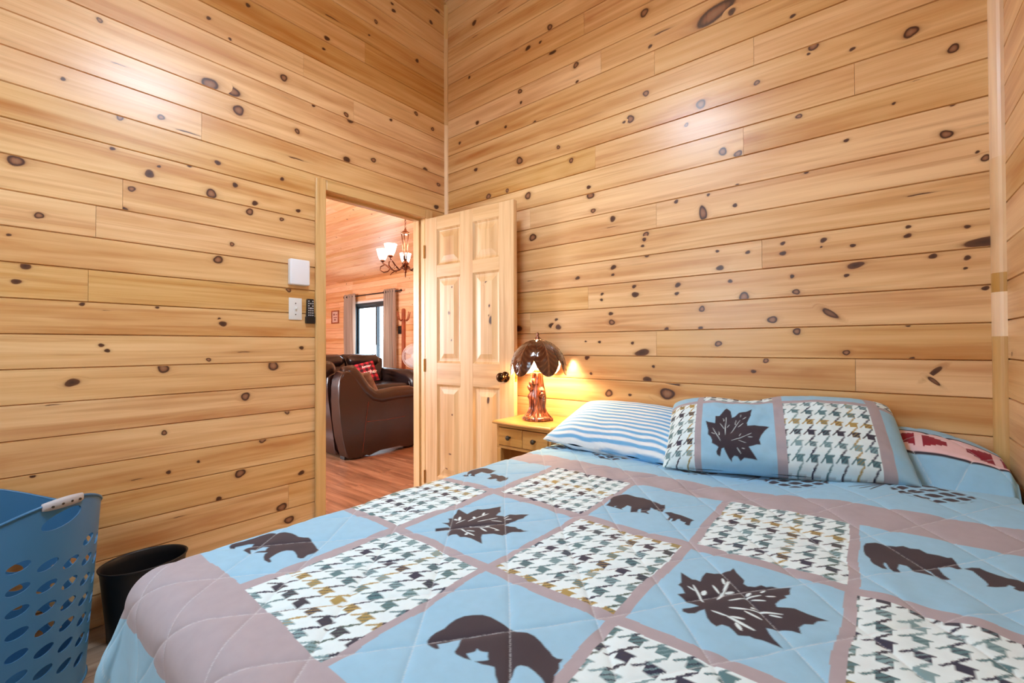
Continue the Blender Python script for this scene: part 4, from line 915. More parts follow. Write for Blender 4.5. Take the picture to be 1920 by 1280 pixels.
link('socket', bm_mesh(bm, 'socket', True), M['brass'], lamp)
# ----------------------------------------------------------------- laundry hamper
HX, HY, HH = -2.168, .080, .648
ham = thing('laundry_hamper', 'tall blue plastic laundry hamper with oval holes standing at the left wall', 'hamper', (HX, HY, 0))
def plastic(name, c, rough=.38):
    t = NT(name); tc = t.n('ShaderNodeTexCoord'); n = t.n('ShaderNodeTexNoise', i_Vector=tc.outputs['Object'], i_Scale=260.0, i_Detail=2.0)
    t.set(Base_Color=c, Roughness=rough); t.bump(n.outputs[0], .06, .001); return t.m
M['blueplastic'] = plastic('blue_plastic', lin(64, 122, 168))
M['blackplastic'] = plastic('black_plastic', lin(24, 24, 27), .42)
M['greyrubber'] = plastic('pale_grey_rubber', lin(188, 190, 196), .6)
TH = math.radians(31)                      # handle direction
NC, DZ = 22, .0655; SHR = 7*DZ/NC; DA = 2*PI/NC
rim = lambda a: HH-.052+.052*math.cos(2*(a-TH))
rad_ = lambda z: .197+.042*(z/HH)
def hp(a, z): r = rad_(z); return (r*math.cos(a), r*math.sin(a), z)
def hamper_mesh():
    bm = bmesh.new(); NS = 6
    def quad_strip(a0, a1, zb0, zb1, top, n=NS):
        A = [bm.verts.new(hp(a0+(a1-a0)*i/n, zb0+(zb1-zb0)*i/n)) for i in range(n+1)]
        B = [bm.verts.new(hp(a0+(a1-a0)*i/n, top(a0+(a1-a0)*i/n))) for i in range(n+1)]
        Cc = [bm.verts.new((Vector(a.co)+Vector(b.co))/2) for a, b in zip(A, B)]
        for i in range(n):
            bm.faces.new((A[i], A[i+1], Cc[i+1], Cc[i])); bm.faces.new((Cc[i], Cc[i+1], B[i+1], B[i]))
    def hole(ca, cz, corners, ea, ez, lean, n=7):
        # corners: function (s,t in 0..1)->(a,z) of the cell; ring from the cell edge to the oval
        per = [(i/n, 0) for i in range(n)]+[(1, i/n) for i in range(n)]+[(1-i/n, 1) for i in range(n)]+[(0, 1-i/n) for i in range(n)]
        O = []; I = []; Mm = []
        for s, t in per:
            a, z = corners(s, t); O.append(bm.verts.new(hp(a, z)))
            ph = math.atan2((t-.5), (s-.5))
            da, dz = ea*math.cos(ph), ez*math.sin(ph)
            ia, iz = ca+da, cz+dz+lean*da
            I.append(bm.verts.new(hp(ia, iz))); Mm.append(bm.verts.new(hp(a*.35+ia*.65, z*.35+iz*.65)))
        m = len(O)
        for i in range(m):
            j = (i+1) % m
            bm.faces.new((O[i], O[j], Mm[j], Mm[i])); bm.faces.new((Mm[i], Mm[j], I[j], I[i]))
    aL = TH-DA
    for c in range(NC):
        a0 = aL+c*DA; a1 = a0+DA
        special = c in (0, 1, 11, 12)
        base = lambda cc, r: .045+r*DZ-SHR*cc
        lim = (lambda a: rim(a)-.130) if special else (lambda a: rim(a)-.080-.02*math.cos(2*(a-TH)))
        r0 = math.ceil((.034-(.045-SHR*(c+1)))/DZ)
        r1 = r0
        while base(c, r1+1) < min(lim(a0), lim(a1)): r1 += 1
        # strip below
        n = NS
        A = [bm.verts.new(hp(a0+DA*i/n, .004)) for i in range(n+1)]; B = [bm.verts.new(hp(a0+DA*i/n, base(c+i/n, r0))) for i in range(n+1)]
        for i in range(n): bm.faces.new((A[i], A[i+1], B[i+1], B[i]))
        for r in range(r0, r1):
            f = lambda s, t, c=c, r=r: (aL+(c+s)*DA, base(c+s, r+t))
            ca, cz = aL+(c+.5)*DA, base(c+.5, r+.5)
            hole(ca, cz, f, DA*.40, .0140, .055)
        if not special: quad_strip(a0, a1, base(c, r1), base(c+1, r1), rim)
        elif c in (0, 11):
            # two columns share one hand hole under the rim; even out the lower edge first
            r1b = r0
            zt0 = rim(aL+(c+1)*DA)-.118
            f0 = lambda s: base(c+2*s if True else 0, r1)
            def cor(s, t, c=c, r1=r1):
                a = aL+(c+2*s)*DA; zb = base(c+2*s, r1); return (a, zb*(1-t)+rim(a)*t)
            ca = aL+(c+1)*DA; cz = rim(ca)-.058
            keep = (c, r1, cor, ca, cz); 
            hole(ca, cz, cor, DA*.82, .024, .05, 12)
            fixed_r1 = r1
        else:
            # second column of a hand hole: cells only up to the same row as the first
            pass
    bmesh.ops.remove_doubles(bm, verts=bm.verts[:], dist=.0006)
    bm.verts.index_update(); bm.edges.ensure_lookup_table()
    co = [v.co.copy() for v in bm.verts]; n = len(co)
    fs = []
    for f in bm.faces:
        ids = [v.index for v in f.verts]; nr = f.normal; c = f.calc_center_median()
        if nr.x*c.x+nr.y*c.y < 0: ids = ids[::-1]
        fs.append(ids)
    nrm = [Vector((c.x, c.y, -.15*0)).normalized() for c in co]
    V = [tuple(c) for c in co]+[tuple(c-m*.0035) for c, m in zip(co, nrm)]
    N = nrm+[-m for m in nrm]
    F = fs+[[i+n for i in f[::-1]] for f in fs]
    cnt = {}
    for f in fs:
        for i in range(len(f)):
            a, b = f[i], f[(i+1) % len(f)]; cnt.setdefault(frozenset((a, b)), []).append((a, b))
    for k, l in cnt.items():
        if len(l) == 1:
            a, b = l[0]; ids = []
            ev = (Vector(V[b])-Vector(V[a])); en = ev.cross(nrm[a]).normalized()
            for q in (b, a, a+n, b+n):
                ids.append(len(V)); V.append(V[q]); N.append(en)
            F.append(ids)
    bm.free()
    me = bpy.data.meshes.new('basket_wall'); me.from_pydata(V, [], F); me.update(); smooth(me)
    me.normals_split_custom_set_from_vertices([tuple(x) for x in N])
    return me
hb = link('basket_wall', hamper_mesh(), M['blueplastic'], ham)
bm = bmesh.new(); tube(bm, [hp(2*PI*i/96, rim(2*PI*i/96)) for i in range(96)]+[hp(0, rim(0))], .0042, 8, False)
link('rim', bm_mesh(bm, 'rim', True), M['blueplastic'], ham)
bm = bmesh.new(); lathe(bm, [(.001, .004), (.18, .004), (.199, .004), (.203, .001), (.199, .0), (.001, 0)], 48, caps=False)
link('bottom', bm_mesh(bm, 'bottom', True), M['blueplastic'], ham)
def grip(a0):
    bm = bmesh.new(); n = 20
    rings = []
    for i in range(n+1):
        a = a0-.235+.47*i/n; z = rim(a); r = rad_(z)
        e = math.sin(PI*min(max(i/n, .02), .98))**.35
        prof = [(-.008, -.013*e-.008), (.010, -.013*e-.008), (.0125, -.006), (.0125, .002), (.009, .007), (0, .009), (-.009, .006), (-.010, -.004)]
        ring = [bm.verts.new(((r+d*e)*math.cos(a), (r+d*e)*math.sin(a), z+h*1.0)) for d, h in prof]
        rings.append(ring)
    m = len(rings[0])
    for p, q in zip(rings[:-1], rings[1:]):
        for i in range(m): bm.faces.new((p[i], p[(i+1) % m], q[(i+1) % m], q[i]))
    bm.faces.new(rings[0]); bm.faces.new(rings[-1][::-1])
    return bm_mesh(bm, 'grip', True)
for a0 in (TH, TH+PI):
    g = link('grip', grip(a0), M['greyrubber'], ham, ); g['label'] = 'pale grey rubber hand grip'
    bm = bmesh.new()
    for i in range(4):
        a = a0-.15+.1*i; z = rim(a)-.008; r = rad_(z)+.0128
        c = Vector((r*math.cos(a), r*math.sin(a), z)); d = Vector((math.cos(a), math.sin(a), 0))
        tube(bm, [c-d*.002, c+d*.0006], .0036, 10)
    link('grip_dots', bm_mesh(bm, 'grip_dots'), M['knob'], g)

# ----------------------------------------------------------------- waste bin
bx, by, bh = -2.268, .462, .278
bn = thing('waste_bin', 'black oval plastic waste bin between the blue hamper and the bed', 'bin', (bx, by, 0))
bm = bmesh.new()
prof = [(.001, .003), (.78, .003), (.80, .006), (.815, .05), (.94, bh-.03), (.955, bh-.012), (.985, bh-.006), (1.0, bh), (.975, bh+.002), (.94, bh-.004), (.925, bh-.03), (.79, .03), (.77, .012), (.001, .012)]
lathe(bm, prof, 64, sx=.118, sy=.142, caps=False)
link('bin_body', bm_mesh(bm, 'bin_body', True), M['blackplastic'], bn)

# ----------------------------------------------------------------- things on the wall by the doorway
M['white'] = plain('white_plastic', lin(236, 240, 246), .35)
M['ivory'] = plain('ivory_plastic', lin(226, 228, 226), .35)
M['blackgloss'] = plain('black_remote', lin(22, 22, 26), .35)
M['btn'] = plain('grey_button', lin(206, 208, 212), .5)
X0 = XA+.0006
t = thing('wall_box', 'white square plastic box mounted above the light switch', 'wall box', (X0, 1.1435, 1.518))
bm = bmesh.new(); bevel_box(bm, (0, -.0535, -.069), (.034, .0535, .069), .008, 4); link('cover', bm_mesh(bm, 'cover', True), M['white'], t)
t = thing('light_switch', 'ivory toggle light switch plate beside the doorway', 'light switch', (X0, 1.1305, 1.322))
bm = bmesh.new(); bevel_box(bm, (0, -.035, -.059), (.006, .035, .059), .004, 3); pl = link('switch_plate', bm_mesh(bm, 'switch_plate', True), M['ivory'], t)
bm = bmesh.new(); bevel_box(bm, (.005, -.006, -.0125), (.0075, .006, .0125), .001, 2); bevel_box(bm, (.0075, -.0045, -.002), (.017, .0045, .009), .002, 2); link('toggle', bm_mesh(bm, 'toggle'), M['ivory'], t)
for z in (-.03, .03):
    bm = bmesh.new(); tube(bm, [(.0055, 0, z), (.0072, 0, z)], .0032, 12); link('screw', bm_mesh(bm, 'screw'), M['knob'], pl)
t = thing('remote_control', 'black remote control hanging on the wall at the door casing', 'remote control', (X0, 1.2085, 1.314))
bm = bmesh.new(); prism(bm, [(-.021, -.066), (.021, -.066), (.0235, -.058), (.019, .0), (.0195, .060), (.016, .067), (-.016, .067), (-.0195, .060), (-.019, .0), (-.0235, -.058)], 'x', .0, .017, .004, 3)
link('remote_body', bm_mesh(bm, 'remote_body'), M['blackgloss'], t)
bm = bmesh.new(); bevel_box(bm, (0, -.0255, -.068), (.020, .0255, -.030), .003, 2); link('holder', bm_mesh(bm, 'holder'), M['blackgloss'], t)
k = 0
for r in range(7):
    for c in (-1, 0, 1):
        if r == 0 and c != -1 and c != 1: continue
        if r == 2 and c == 0: continue
        z = .054-r*.0128; rr = .0034 if (r, c) not in ((3, 0),) else .0046
        bm = bmesh.new(); tube(bm, [(.0165, c*.011, z), (.0182, c*.011, z)], rr, 10)
        o = link('button', bm_mesh(bm, 'button'), M['btn'], t)
# ----------------------------------------------------------------- the living room through the doorway
LXE, LXW, LYN, LYS = XL-.001, -12.0, 6.0, -1.2
RZ = 3.62; S2 = (RZ-2.70)/(LYN-YB)
PAT = (-9.84, -8.22, .03, 2.14)
board_wall('wall_far', (0, LYN, 0), (1, 0, 0), (0, 0, 1), (0, -1, 0), LXW, LXE, 0, 2.74, .02, M['pine_red'], rk=170, holes=[PAT], back=.12, jl=2.4, tsd=.05)
WW = (-.2, 5.2, .3, 2.3)
board_wall('wall_west', (LXW, 0, 0), (0, 1, 0), (0, 0, 1), (1, 0, 0), LYS, LYN, 0, RZ+.05, .02, M['pine_red'], rk=20, back=.12)
board_wall('wall_south', (0, LYS, 0), (1, 0, 0), (0, 0, 1), (0, 1, 0), LXW, LXE, 0, 2.86, .02, M['pine_red'], rk=10, back=.12)
board_wall('wall_east', (LXE+.055, 0, 0), (0, 1, 0), (0, 0, 1), (-1, 0, 0), LYS, LYN, 0, RZ+.05, 1.17, M['pine_red'], rk=10, holes=[(OPEN[0]-.02, OPEN[1]+.02, -1, OPEN[3]+.02)], back=.006)
l2 = math.hypot(1, S2)
board_wall('ceiling', (0, YB, RZ), (1, 0, 0), (0, 1/l2, -S2/l2), (0, -S2/l2, -1/l2), LXW, LXE, 0, (LYN-YB)*l2, .0, M['pine_red'], rk=260, back=.08, jl=3.0, tsd=.05)
board_wall('ceiling', (0, YB, RZ), (1, 0, 0), (0, -1/l2, -S2/l2), (0, S2/l2, -1/l2), LXW, LXE, 0, (YB-LYS)*l2, .0, M['pine_red'], rk=20, back=.08, jl=3.0)
me = bpy.data.meshes.new('floor'); a, b, c, d = LXW, XL+.005, LYS, LYN
me.from_pydata([(a, c, 0), (b, c, 0), (b, d, 0), (a, d, 0), (a, c, -.1), (b, c, -.1), (b, d, -.1), (a, d, -.1)], [], [(0, 1, 2, 3), (7, 6, 5, 4), (0, 4, 5, 1), (1, 5, 6, 2), (2, 6, 7, 3), (3, 7, 4, 0)])
struct('floor', me, M['floor_living'])

# sliding glass door in the far wall
M['alu'] = plain('dark_grey_frame', lin(58, 70, 78), .4, .3)
M['whitetrim'] = plain('white_trim', lin(232, 236, 238), .5)
def glassmat():
    t = NT('window_glass'); g = t.n('ShaderNodeBsdfGlossy'); g.inputs['Roughness'].default_value = .02; tr = t.n('ShaderNodeBsdfTransparent')
    fr = t.n('ShaderNodeFresnel', i_IOR=1.45); mx = t.n('ShaderNodeMixShader'); t.L(t.math('MULTIPLY', fr.outputs[0], t.math('SUBTRACT', 1.0, t.n('ShaderNodeNewGeometry').outputs['Backfacing'])), mx.inputs[0]); t.L(tr.outputs[0], mx.inputs[1]); t.L(g.outputs[0], mx.inputs[2])
    t.L(mx.outputs[0], t.out.inputs[0]); return t.m
M['glass'] = glassmat()
w2 = bpy.data.objects.new('window_2', None); COL.objects.link(w2); w2.location = (WIN[0], YD, WIN[2]); w2['kind'] = 'structure'
bm = bmesh.new(); ww, wh = WIN[1]-WIN[0], WIN[3]-WIN[2]
for lo, hi in (((0, -.07, 0), (.04, -.01, wh)), ((ww-.04, -.07, 0), (ww, -.01, wh)), ((.04, -.07, 0), (ww-.04, -.01, .04)), ((.04, -.07, wh-.04), (ww-.04, -.01, wh))): bevel_box(bm, lo, hi, .003)
struct('window_frame', bm_mesh(bm, 'window_frame'), M['whitetrim'], w2)
bm = bmesh.new(); bevel_box(bm, (.04, -.045, .04), (ww-.04, -.04, wh-.04), 0); struct('pane', bm_mesh(bm, 'pane'), M['glass'], w2)
w1 = bpy.data.objects.new('window_1', None); COL.objects.link(w1); w1.location = (PAT[0], LYN, PAT[2]); w1['kind'] = 'structure'; w1['label'] = 'sliding glass door with a dark frame in the far wall'
pw, ph = PAT[1]-PAT[0], PAT[3]-PAT[2]
bm = bmesh.new()
for lo, hi in (((0, .0, 0), (.05, .10, ph)), ((pw-.05, 0, 0), (pw, .10, ph)), ((.05, 0, ph-.06), (pw-.05, .10, ph)), ((.05, 0, 0), (pw-.05, .10, .05))): bevel_box(bm, lo, hi, .003)
struct('window_frame', bm_mesh(bm, 'window_frame'), M['alu'], w1)
for x0, x1, y in ((.05, .93, .055), (.87, pw-.05, .015)):
    bm = bmesh.new(); z0, z1 = .05, ph-.06; f = .055
    for lo, hi in (((x0, y, z0), (x0+f, y+.035, z1)), ((x1-f, y, z0), (x1, y+.035, z1)), ((x0+f, y, z1-f), (x1-f, y+.035, z1)), ((x0+f, y, z0), (x1-f, y+.035, z0+f))): bevel_box(bm, lo, hi, .003)
    s = struct('sash', bm_mesh(bm, 'sash'), M['alu'], w1)
    bm = bmesh.new(); bevel_box(bm, (x0+f, y+.012, z0+f), (x1-f, y+.018, z1-f), 0); struct('pane', bm_mesh(bm, 'pane'), M['glass'], s)
box('door_handle', (.885, -.012, .86), (.915, .014, 1.12), M['whitetrim'], w1, .006)
bm = bmesh.new()
for lo, hi in (((-.05, -.02, -.03), (0, -.0005, ph+.05)), ((pw, -.02, -.03), (pw+.05, -.0005, ph+.05)), ((0, -.02, ph), (pw, -.0005, ph+.05))): bevel_box(bm, lo, hi, .003)
struct('window_trim', bm_mesh(bm, 'window_trim'), M['whitetrim'], w1)

# curtain rod and two grommet curtains
M['iron'] = plain('dark_iron', lin(52, 44, 42), .45, .6)
rod = thing('curtain_rod', 'dark metal curtain rod above the sliding glass door', 'curtain rod', (-9.0, 5.9, 2.31))
bm = bmesh.new(); tube(bm, [(-1.05, 0, 0), (1.12, 0, 0)], .014, 12); link('pole', bm_mesh(bm, 'pole', True), M['iron'], rod)
for x in (-1.06, 1.13):
    bm = bmesh.new(); bmesh.ops.create_uvsphere(bm, u_segments=16, v_segments=10, radius=.026, matrix=Matrix.Translation((x, 0, 0))); link('finial', bm_mesh(bm, 'finial', True), M['iron'], rod)
for x in (-1.0, .98):
    bm = bmesh.new(); tube(bm, [(x, .099, -.02), (x, .02, -.02), (x, .0, -.012)], .008, 8); link('bracket', bm_mesh(bm, 'bracket', True), M['iron'], rod)
def curtain(x0, x1, folds, mat, label):
    n, m = 160, 40; s = np.linspace(0, 1, n); z = np.linspace(.015, 2.37, m); S, Z = np.meshgrid(s, z)
    X = x0+(x1-x0)*S+.012*np.sin(Z*2+S*9)*(1-Z/2.4); Y = 5.9+.045*np.sin(S*2*PI*folds)*(1+.25*np.sin(Z*1.7+S*5))+.006*np.sin(S*60+Z*3)
    t = thing('curtain', label, 'curtain', (0, 0, 0), group='curtains at the sliding door')
    me = grid_mesh('curtain_panel', np.stack([X, Y, Z], -1)); o = link('fabric', me, mat, t); md = o.modifiers.new('t', 'SOLIDIFY'); md.thickness = .004
    k = int(folds*2)
    for i in range(k):
        bm = bmesh.new(); xc = x0+(x1-x0)*(i+.5)/k; pts = [(xc, 5.9+.024*math.cos(a), 2.31+.024*math.sin(a)) for a in np.linspace(0, 2*PI, 16)]
        tube(bm, pts, .006, 6, False); link('grommet', bm_mesh(bm, 'grommet', True), M['iron'], o)
    return t
def cloth(name, c, tl=0.0):
    t = NT(name); t.set(Base_Color=c, Roughness=.85, Specular_IOR_Level=.2)
    if tl:
        tr = t.n('ShaderNodeBsdfTranslucent'); tr.inputs[0].default_value = c; mx = t.n('ShaderNodeMixShader'); mx.inputs[0].default_value = tl
        t.L(t.b.outputs[0], mx.inputs[1]); t.L(tr.outputs[0], mx.inputs[2]); t.L(mx.outputs[0], t.out.inputs[0])
    return t.m
M['taupe'] = cloth('taupe_curtain', lin(206, 184, 168), .40)
curtain(-10.14, -9.62, 4, M['taupe'], 'taupe curtain at the left side of the glass door')
curtain(-8.50, -8.06, 5, M['taupe'], 'taupe curtain at the right side of the glass door, beside the coat rack')

# ----------------------------------------------------------------- leather sofas
M['leather'] = leather('brown_leather', lin(40, 22, 19))
M['leather_dark'] = leather('dark_leather', lin(40, 29, 30))
def cushion(bm, lo, hi, puff=.03, bev=.04, seg=4, tf=None):
    lo = Vector(lo); hi = Vector(hi)
    vs = bevel_box(bm, lo, hi, bev, seg)
    c = (lo+hi)/2; h = (hi-lo)/2
    return vs
def soft(name, lo, hi, mat, parent, bev=.05, sub=1):
    bm = bmesh.new(); bevel_box(bm, lo, hi, min(bev, .49*min(h-l for l, h in zip(lo, hi))), 4)
    o = link(name, bm_mesh(bm, name, True), mat, parent); o.modifiers.new('wn', 'WEIGHTED_NORMAL').weight = 90; return o
def prism_part(name, poly, axis, a0, a1, mat, parent, bev=.03):
    bm = bmesh.new(); prism(bm, poly, axis, a0, a1, bev, 4); o = link(name, bm_mesh(bm, name, True), mat, parent); o.modifiers.new('wn', 'WEIGHTED_NORMAL').weight = 90; return o
def smooth_poly(P, it=2):
    P = [Vector(p) for p in P]
    for _ in range(it):
        Q = []
        for i in range(len(P)):
            a, b = P[i], P[(i+1) % len(P)]; Q += [a*.75+b*.25, a*.25+b*.75]
        P = Q
    return [tuple(p) for p in P]
s1 = thing('sofa', 'brown leather sofa seen from its arm side just outside the doorway', 'sofa', (0, 0, 0))
side = [(2.365, .05), (2.40, .012), (2.55, .012), (2.62, .045), (3.10, .05), (3.16, .012), (3.24, .012), (3.27, .06), (3.29, .50), (3.24, .585), (3.0, .60), (2.76, .575), (2.66, .60), (2.57, .68), (2.47, .82), (2.41, .875), (2.34, .88), (2.30, .82), (2.275, .70), (2.31, .30)]
prism_part('arm', smooth_poly(side, 1), 'x', -4.17, -4.005, M['leather'], s1, .022)
# padded roll along the top of the arm
bm = bmesh.new(); tube(bm, [(-4.085, y, z) for y, z in ((2.36, .872), (2.43, .862), (2.49, .80), (2.58, .675), (2.67, .598), (2.76, .575), (2.95, .592), (3.15, .592), (3.25, .565), (3.29, .48))], [.05, .082, .086, .086, .088, .09, .09, .09, .086, .06], 16)
link('arm_pad', bm_mesh(bm, 'arm_pad', True), M['leather'], s1)
back = [(2.345, .05), (2.375, .03), (2.62, .03), (2.66, .45), (2.50, .80), (2.40, .86), (2.29, .85), (2.26, .80), (2.27, .60), (2.32, .25)]
prism_part('backrest', smooth_poly(back, 1), 'x', -5.72, -4.185, M['leather'], s1, .02)
for i in range(2):
    x1 = -4.185-.765*i
    bm = bmesh.new(); tube(bm, [(x1-.012, 2.29, .875), (x1-.05, 2.285, .885), (x1-.38, 2.285, .888), (x1-.71, 2.285, .885), (x1-.75, 2.29, .875)], [.05, .092, .098, .092, .05], 18)
    link('headrest', bm_mesh(bm, 'headrest', True), M['leather'], s1)
    soft('seat_cushion', (x1-.755, 2.55, .28), (x1-.008, 3.22, .47), M['leather'], s1, .06)
prism_part('arm', smooth_poly([(y, z) for y, z in side], 1), 'x', -5.90, -5.735, M['leather'], s1, .022)
# stitched seams on the arm side
M['seam'] = plain('leather_seam', lin(112, 58, 44), .6)
bm = bmesh.new()
tube(bm, [(-4.0035, 2.60, .56), (-4.0035, 2.57, .35), (-4.0035, 2.535, .06)], .0035, 6); tube(bm, [(-4.0035, 2.585, .36), (-4.0035, 2.8, .352), (-4.0035, 3.05, .356)], .003, 6)
link('seam', bm_mesh(bm, 'seam'), M['seam'], s1)
for x, y in ((-4.12, 2.42), (-4.12, 3.18), (-5.85, 2.42), (-5.85, 3.18)): box('foot', (x-.04, y-.04, 0), (x+.04, y+.04, .035), M['blackplastic'], s1, .004)

s2 = thing('sofa', 'dark leather reclining sofa under the glass door with a plaid cushion on it', 'sofa', (0, 0, 0))
soft('base', (-7.62, 3.36, .04), (-6.62, 5.26, .30), M['leather_dark'], s2, .03)
for i, (y0, y1) in enumerate(((3.58, 4.33), (4.35, 5.06))):
    prism_part('back_cushion', smooth_poly([(-7.66, .30), (-7.30, .40), (-7.36, .72), (-7.46, .93), (-7.58, .985), (-7.68, .95), (-7.72, .70)], 2), 'y', y0, y1, M['leather_dark'], s2, .05)
    bm = bmesh.new(); tube(bm, [(-7.44, y0+.05, .86), (-7.42, y0+.12, .86), (-7.42, y1-.12, .86), (-7.44, y1-.05, .86)], [.07, .105, .105, .07], 16); link('headrest', bm_mesh(bm, 'headrest', True), M['leather_dark'], s2)
    soft('seat_cushion', (-7.35, y0, .26), (-6.50, y1, .475), M['leather_dark'], s2, .075)
    soft('footrest', (-6.62, y0+.01, .06), (-6.49, y1-.01, .34), M['leather_dark'], s2, .05)
for y0, y1 in ((3.34, 3.57), (5.07, 5.30)):
    prism_part('arm', smooth_poly([(-7.60, .04), (-6.56, .04), (-6.50, .30), (-6.50, .52), (-6.62, .60), (-7.2, .61), (-7.45, .66), (-7.62, .70)], 1), 'y', y0, y1, M['leather_dark'], s2, .045)
    bm = bmesh.new(); ym = (y0+y1)/2; tube(bm, [(-7.50, ym, .62), (-7.30, ym, .595), (-6.95, ym, .585), (-6.66, ym, .575), (-6.53, ym, .50), (-6.495, ym, .32)], [.09, .115, .12, .12, .115, .10], 16); link('arm_pad', bm_mesh(bm, 'arm_pad', True), M['leather_dark'], s2)
soft('side_wing', (-7.74, 5.07, .30), (-7.50, 5.20, .90), M['leather_dark'], s2, .05)
for x, y in ((-7.5, 3.45), (-6.75, 3.45), (-7.5, 5.15), (-6.75, 5.15)): box('foot', (x-.04, y-.04, 0), (x+.04, y+.04, .045), M['blackplastic'], s2, .004)

# cushions
def plaid_mat():
    t = NT('red_plaid'); uv = t.n('ShaderNodeTexCoord').outputs['Object']; sp = t.n('ShaderNodeSeparateXYZ', i_Vector=uv)
    a = t.math('LESS_THAN', t.math('FRACT', t.math('MULTIPLY', sp.outputs[0], 11.0)), .5); b = t.math('LESS_THAN', t.math('FRACT', t.math('MULTIPLY', sp.outputs[1], 11.0)), .5)
    f = t.math('MULTIPLY', t.math('ADD', a, b), .5)
    t.set(Base_Color=t.ramp(f, [(.0, lin(204, 50, 70)), (.5, lin(128, 28, 44)), (1.0, lin(52, 18, 28))]), Roughness=.9); return t.m
M['plaid'] = plaid_mat()
def throw_pillow(name, sz, T, mat):
    S, Tt = np.meshgrid(np.linspace(-1, 1, 40), np.linspace(-1, 1, 40)); pr = np.clip(1-np.abs(S)**2.6, 0, 1)**.5*np.clip(1-np.abs(Tt)**2.6, 0, 1)**.5
    X = S*sz/2*(1-.05*(1-Tt**2)*np.abs(S)**4); Y = Tt*sz/2*(1-.05*(1-S**2)*np.abs(Tt)**4)
    a = grid_mesh(name, np.stack([X, Y, T*pr], -1)); b = grid_mesh('b', np.stack([X, Y, -T*pr], -1)[:, ::-1])
    bm = bmesh.new(); bm.from_mesh(a); bm.from_mesh(b); bmesh.ops.remove_doubles(bm, verts=bm.verts[:], dist=.0004); bm.to_mesh(a); bm.free(); bpy.data.meshes.remove(b); smooth(a); return a
tp = link('throw_pillow', throw_pillow('throw_pillow', .40, .075, M['plaid']), M['plaid'])
tag(tp, 'red plaid throw pillow with white lettering on the far dark sofa', 'pillow')
Nrm = Vector((.80, -.38, .46)).normalized(); Up = (Vector((0, 0, 1))-Nrm*Nrm.z).normalized(); Rt = Up.cross(Nrm).normalized()
rt = math.radians(14); R2 = Rt*math.cos(rt)+Up*math.sin(rt); U2 = Up*math.cos(rt)-Rt*math.sin(rt)
tp.matrix_world = Matrix(((R2.x, U2.x, Nrm.x, -7.02), (R2.y, U2.y, Nrm.y, 4.50), (R2.z, U2.z, Nrm.z, .655), (0, 0, 0, 1)))
M['lettering'] = plain('white_lettering', lin(246, 240, 240), .8)
def lettering(body, size, loc, shear=.25):
    cu = bpy.data.curves.new('lettering', 'FONT'); cu.body = body; cu.size = size; cu.shear = shear; cu.align_x = 'CENTER'; cu.align_y = 'CENTER'; cu.extrude = .001; cu.offset = .0012
    o = bpy.data.objects.new('tmp', cu); COL.objects.link(o); dg = bpy.context.evaluated_depsgraph_get(); me = bpy.data.meshes.new_from_object(o.evaluated_get(dg)); bpy.data.objects.remove(o)
    for v in me.vertices:
        x, y = v.co.x+loc[0], v.co.y+loc[1]; s, t_ = x/.20, y/.20
        zz = .075*max(0, 1-abs(s)**2.6)**.5*max(0, 1-abs(t_)**2.6)**.5
        v.co = Vector((x, y, zz+.0015+v.co.z))
    return me
link('lettering', lettering('better', .062, (.03, .085)), M['lettering'], tp); link('lettering', lettering('Together', .098, (-.0, -.035)), M['lettering'], tp)
M['print_cush'] = plain('beige_patterned_cloth', lin(150, 126, 112), .9, noise=.45, nscale=14)
t2 = link('throw_pillow', throw_pillow('throw_pillow', .38, .07, None), M['print_cush'])
tag(t2, 'beige patterned throw pillow leaning on the near sofa behind its arm', 'pillow')
t2.location = (-4.44, 2.80, .655); t2.rotation_euler = (math.radians(62), math.radians(8), math.radians(200))

# ----------------------------------------------------------------- chandelier
CX, CY, CZ = -4.448, 3.40, 2.0
ch = thing('chandelier', 'bronze chandelier with white glass shades hanging in the next room', 'chandelier', (CX, CY, CZ))
M['copper'] = plain('antique_bronze', lin(104, 62, 42), .34, .85, noise=.3, nscale=20)
def shadeglass():
    t = NT('lit_frosted_glass'); t.set(Base_Color=lin(250, 246, 236), Roughness=.5, Emission_Color=(1.0, .90, .74, 1), Emission_Strength=3.2); return t.m
M['shade'] = shadeglass()
ceil_z = RZ-S2*(CY-YB)
bm = bmesh.new(); lathe(bm, [(.002, 0), (.018, .02), (.012, .035), (.026, .05), (.034, .075), (.026, .10), (.040, .115), (.044, .13), (.034, .145), (.012, .16), (.010, .18)], 24); link('hub', bm_mesh(bm, 'hub', True), M['copper'], ch)
bm = bmesh.new(); lathe(bm, [(.05, .478), (.056, .486), (.052, .498), (.036, .510), (.018, .528), (.010, .548), (.003, .56)], 24); link('cap', bm_mesh(bm, 'cap', True), M['copper'], ch)
for i in range(5):
    a = 2*PI*i/5+.3
    bm = bmesh.new(); tube(bm, [(.014*math.cos(a), .014*math.sin(a), .16), (.026*math.cos(a), .026*math.sin(a), .28), (.036*math.cos(a), .036*math.sin(a), .40), (.046*math.cos(a), .046*math.sin(a), .49)], .0065, 8); link('rod', bm_mesh(bm, 'rod', True), M['copper'], ch)
bm = bmesh.new(); nlink = int((ceil_z-CZ-.56-.02)/.03)
for i in range(nlink):
    z = .57+i*.03; pts = []
    for k in range(11):
        b = 2*PI*k/10; q = (.009*math.cos(b), 0, .02*math.sin(b)) if i % 2 else (0, .009*math.cos(b), .02*math.sin(b)); pts.append((q[0], q[1], z+q[2]))
    tube(bm, pts, .0028, 6, False)
link('chain', bm_mesh(bm, 'chain', True), M['copper'], ch)
bm = bmesh.new(); lathe(bm, [(.06, ceil_z-CZ-.03), (.065, ceil_z-CZ-.012), (.05, ceil_z-CZ+.01)], 24); link('canopy', bm_mesh(bm, 'canopy', True), M['copper'], ch)
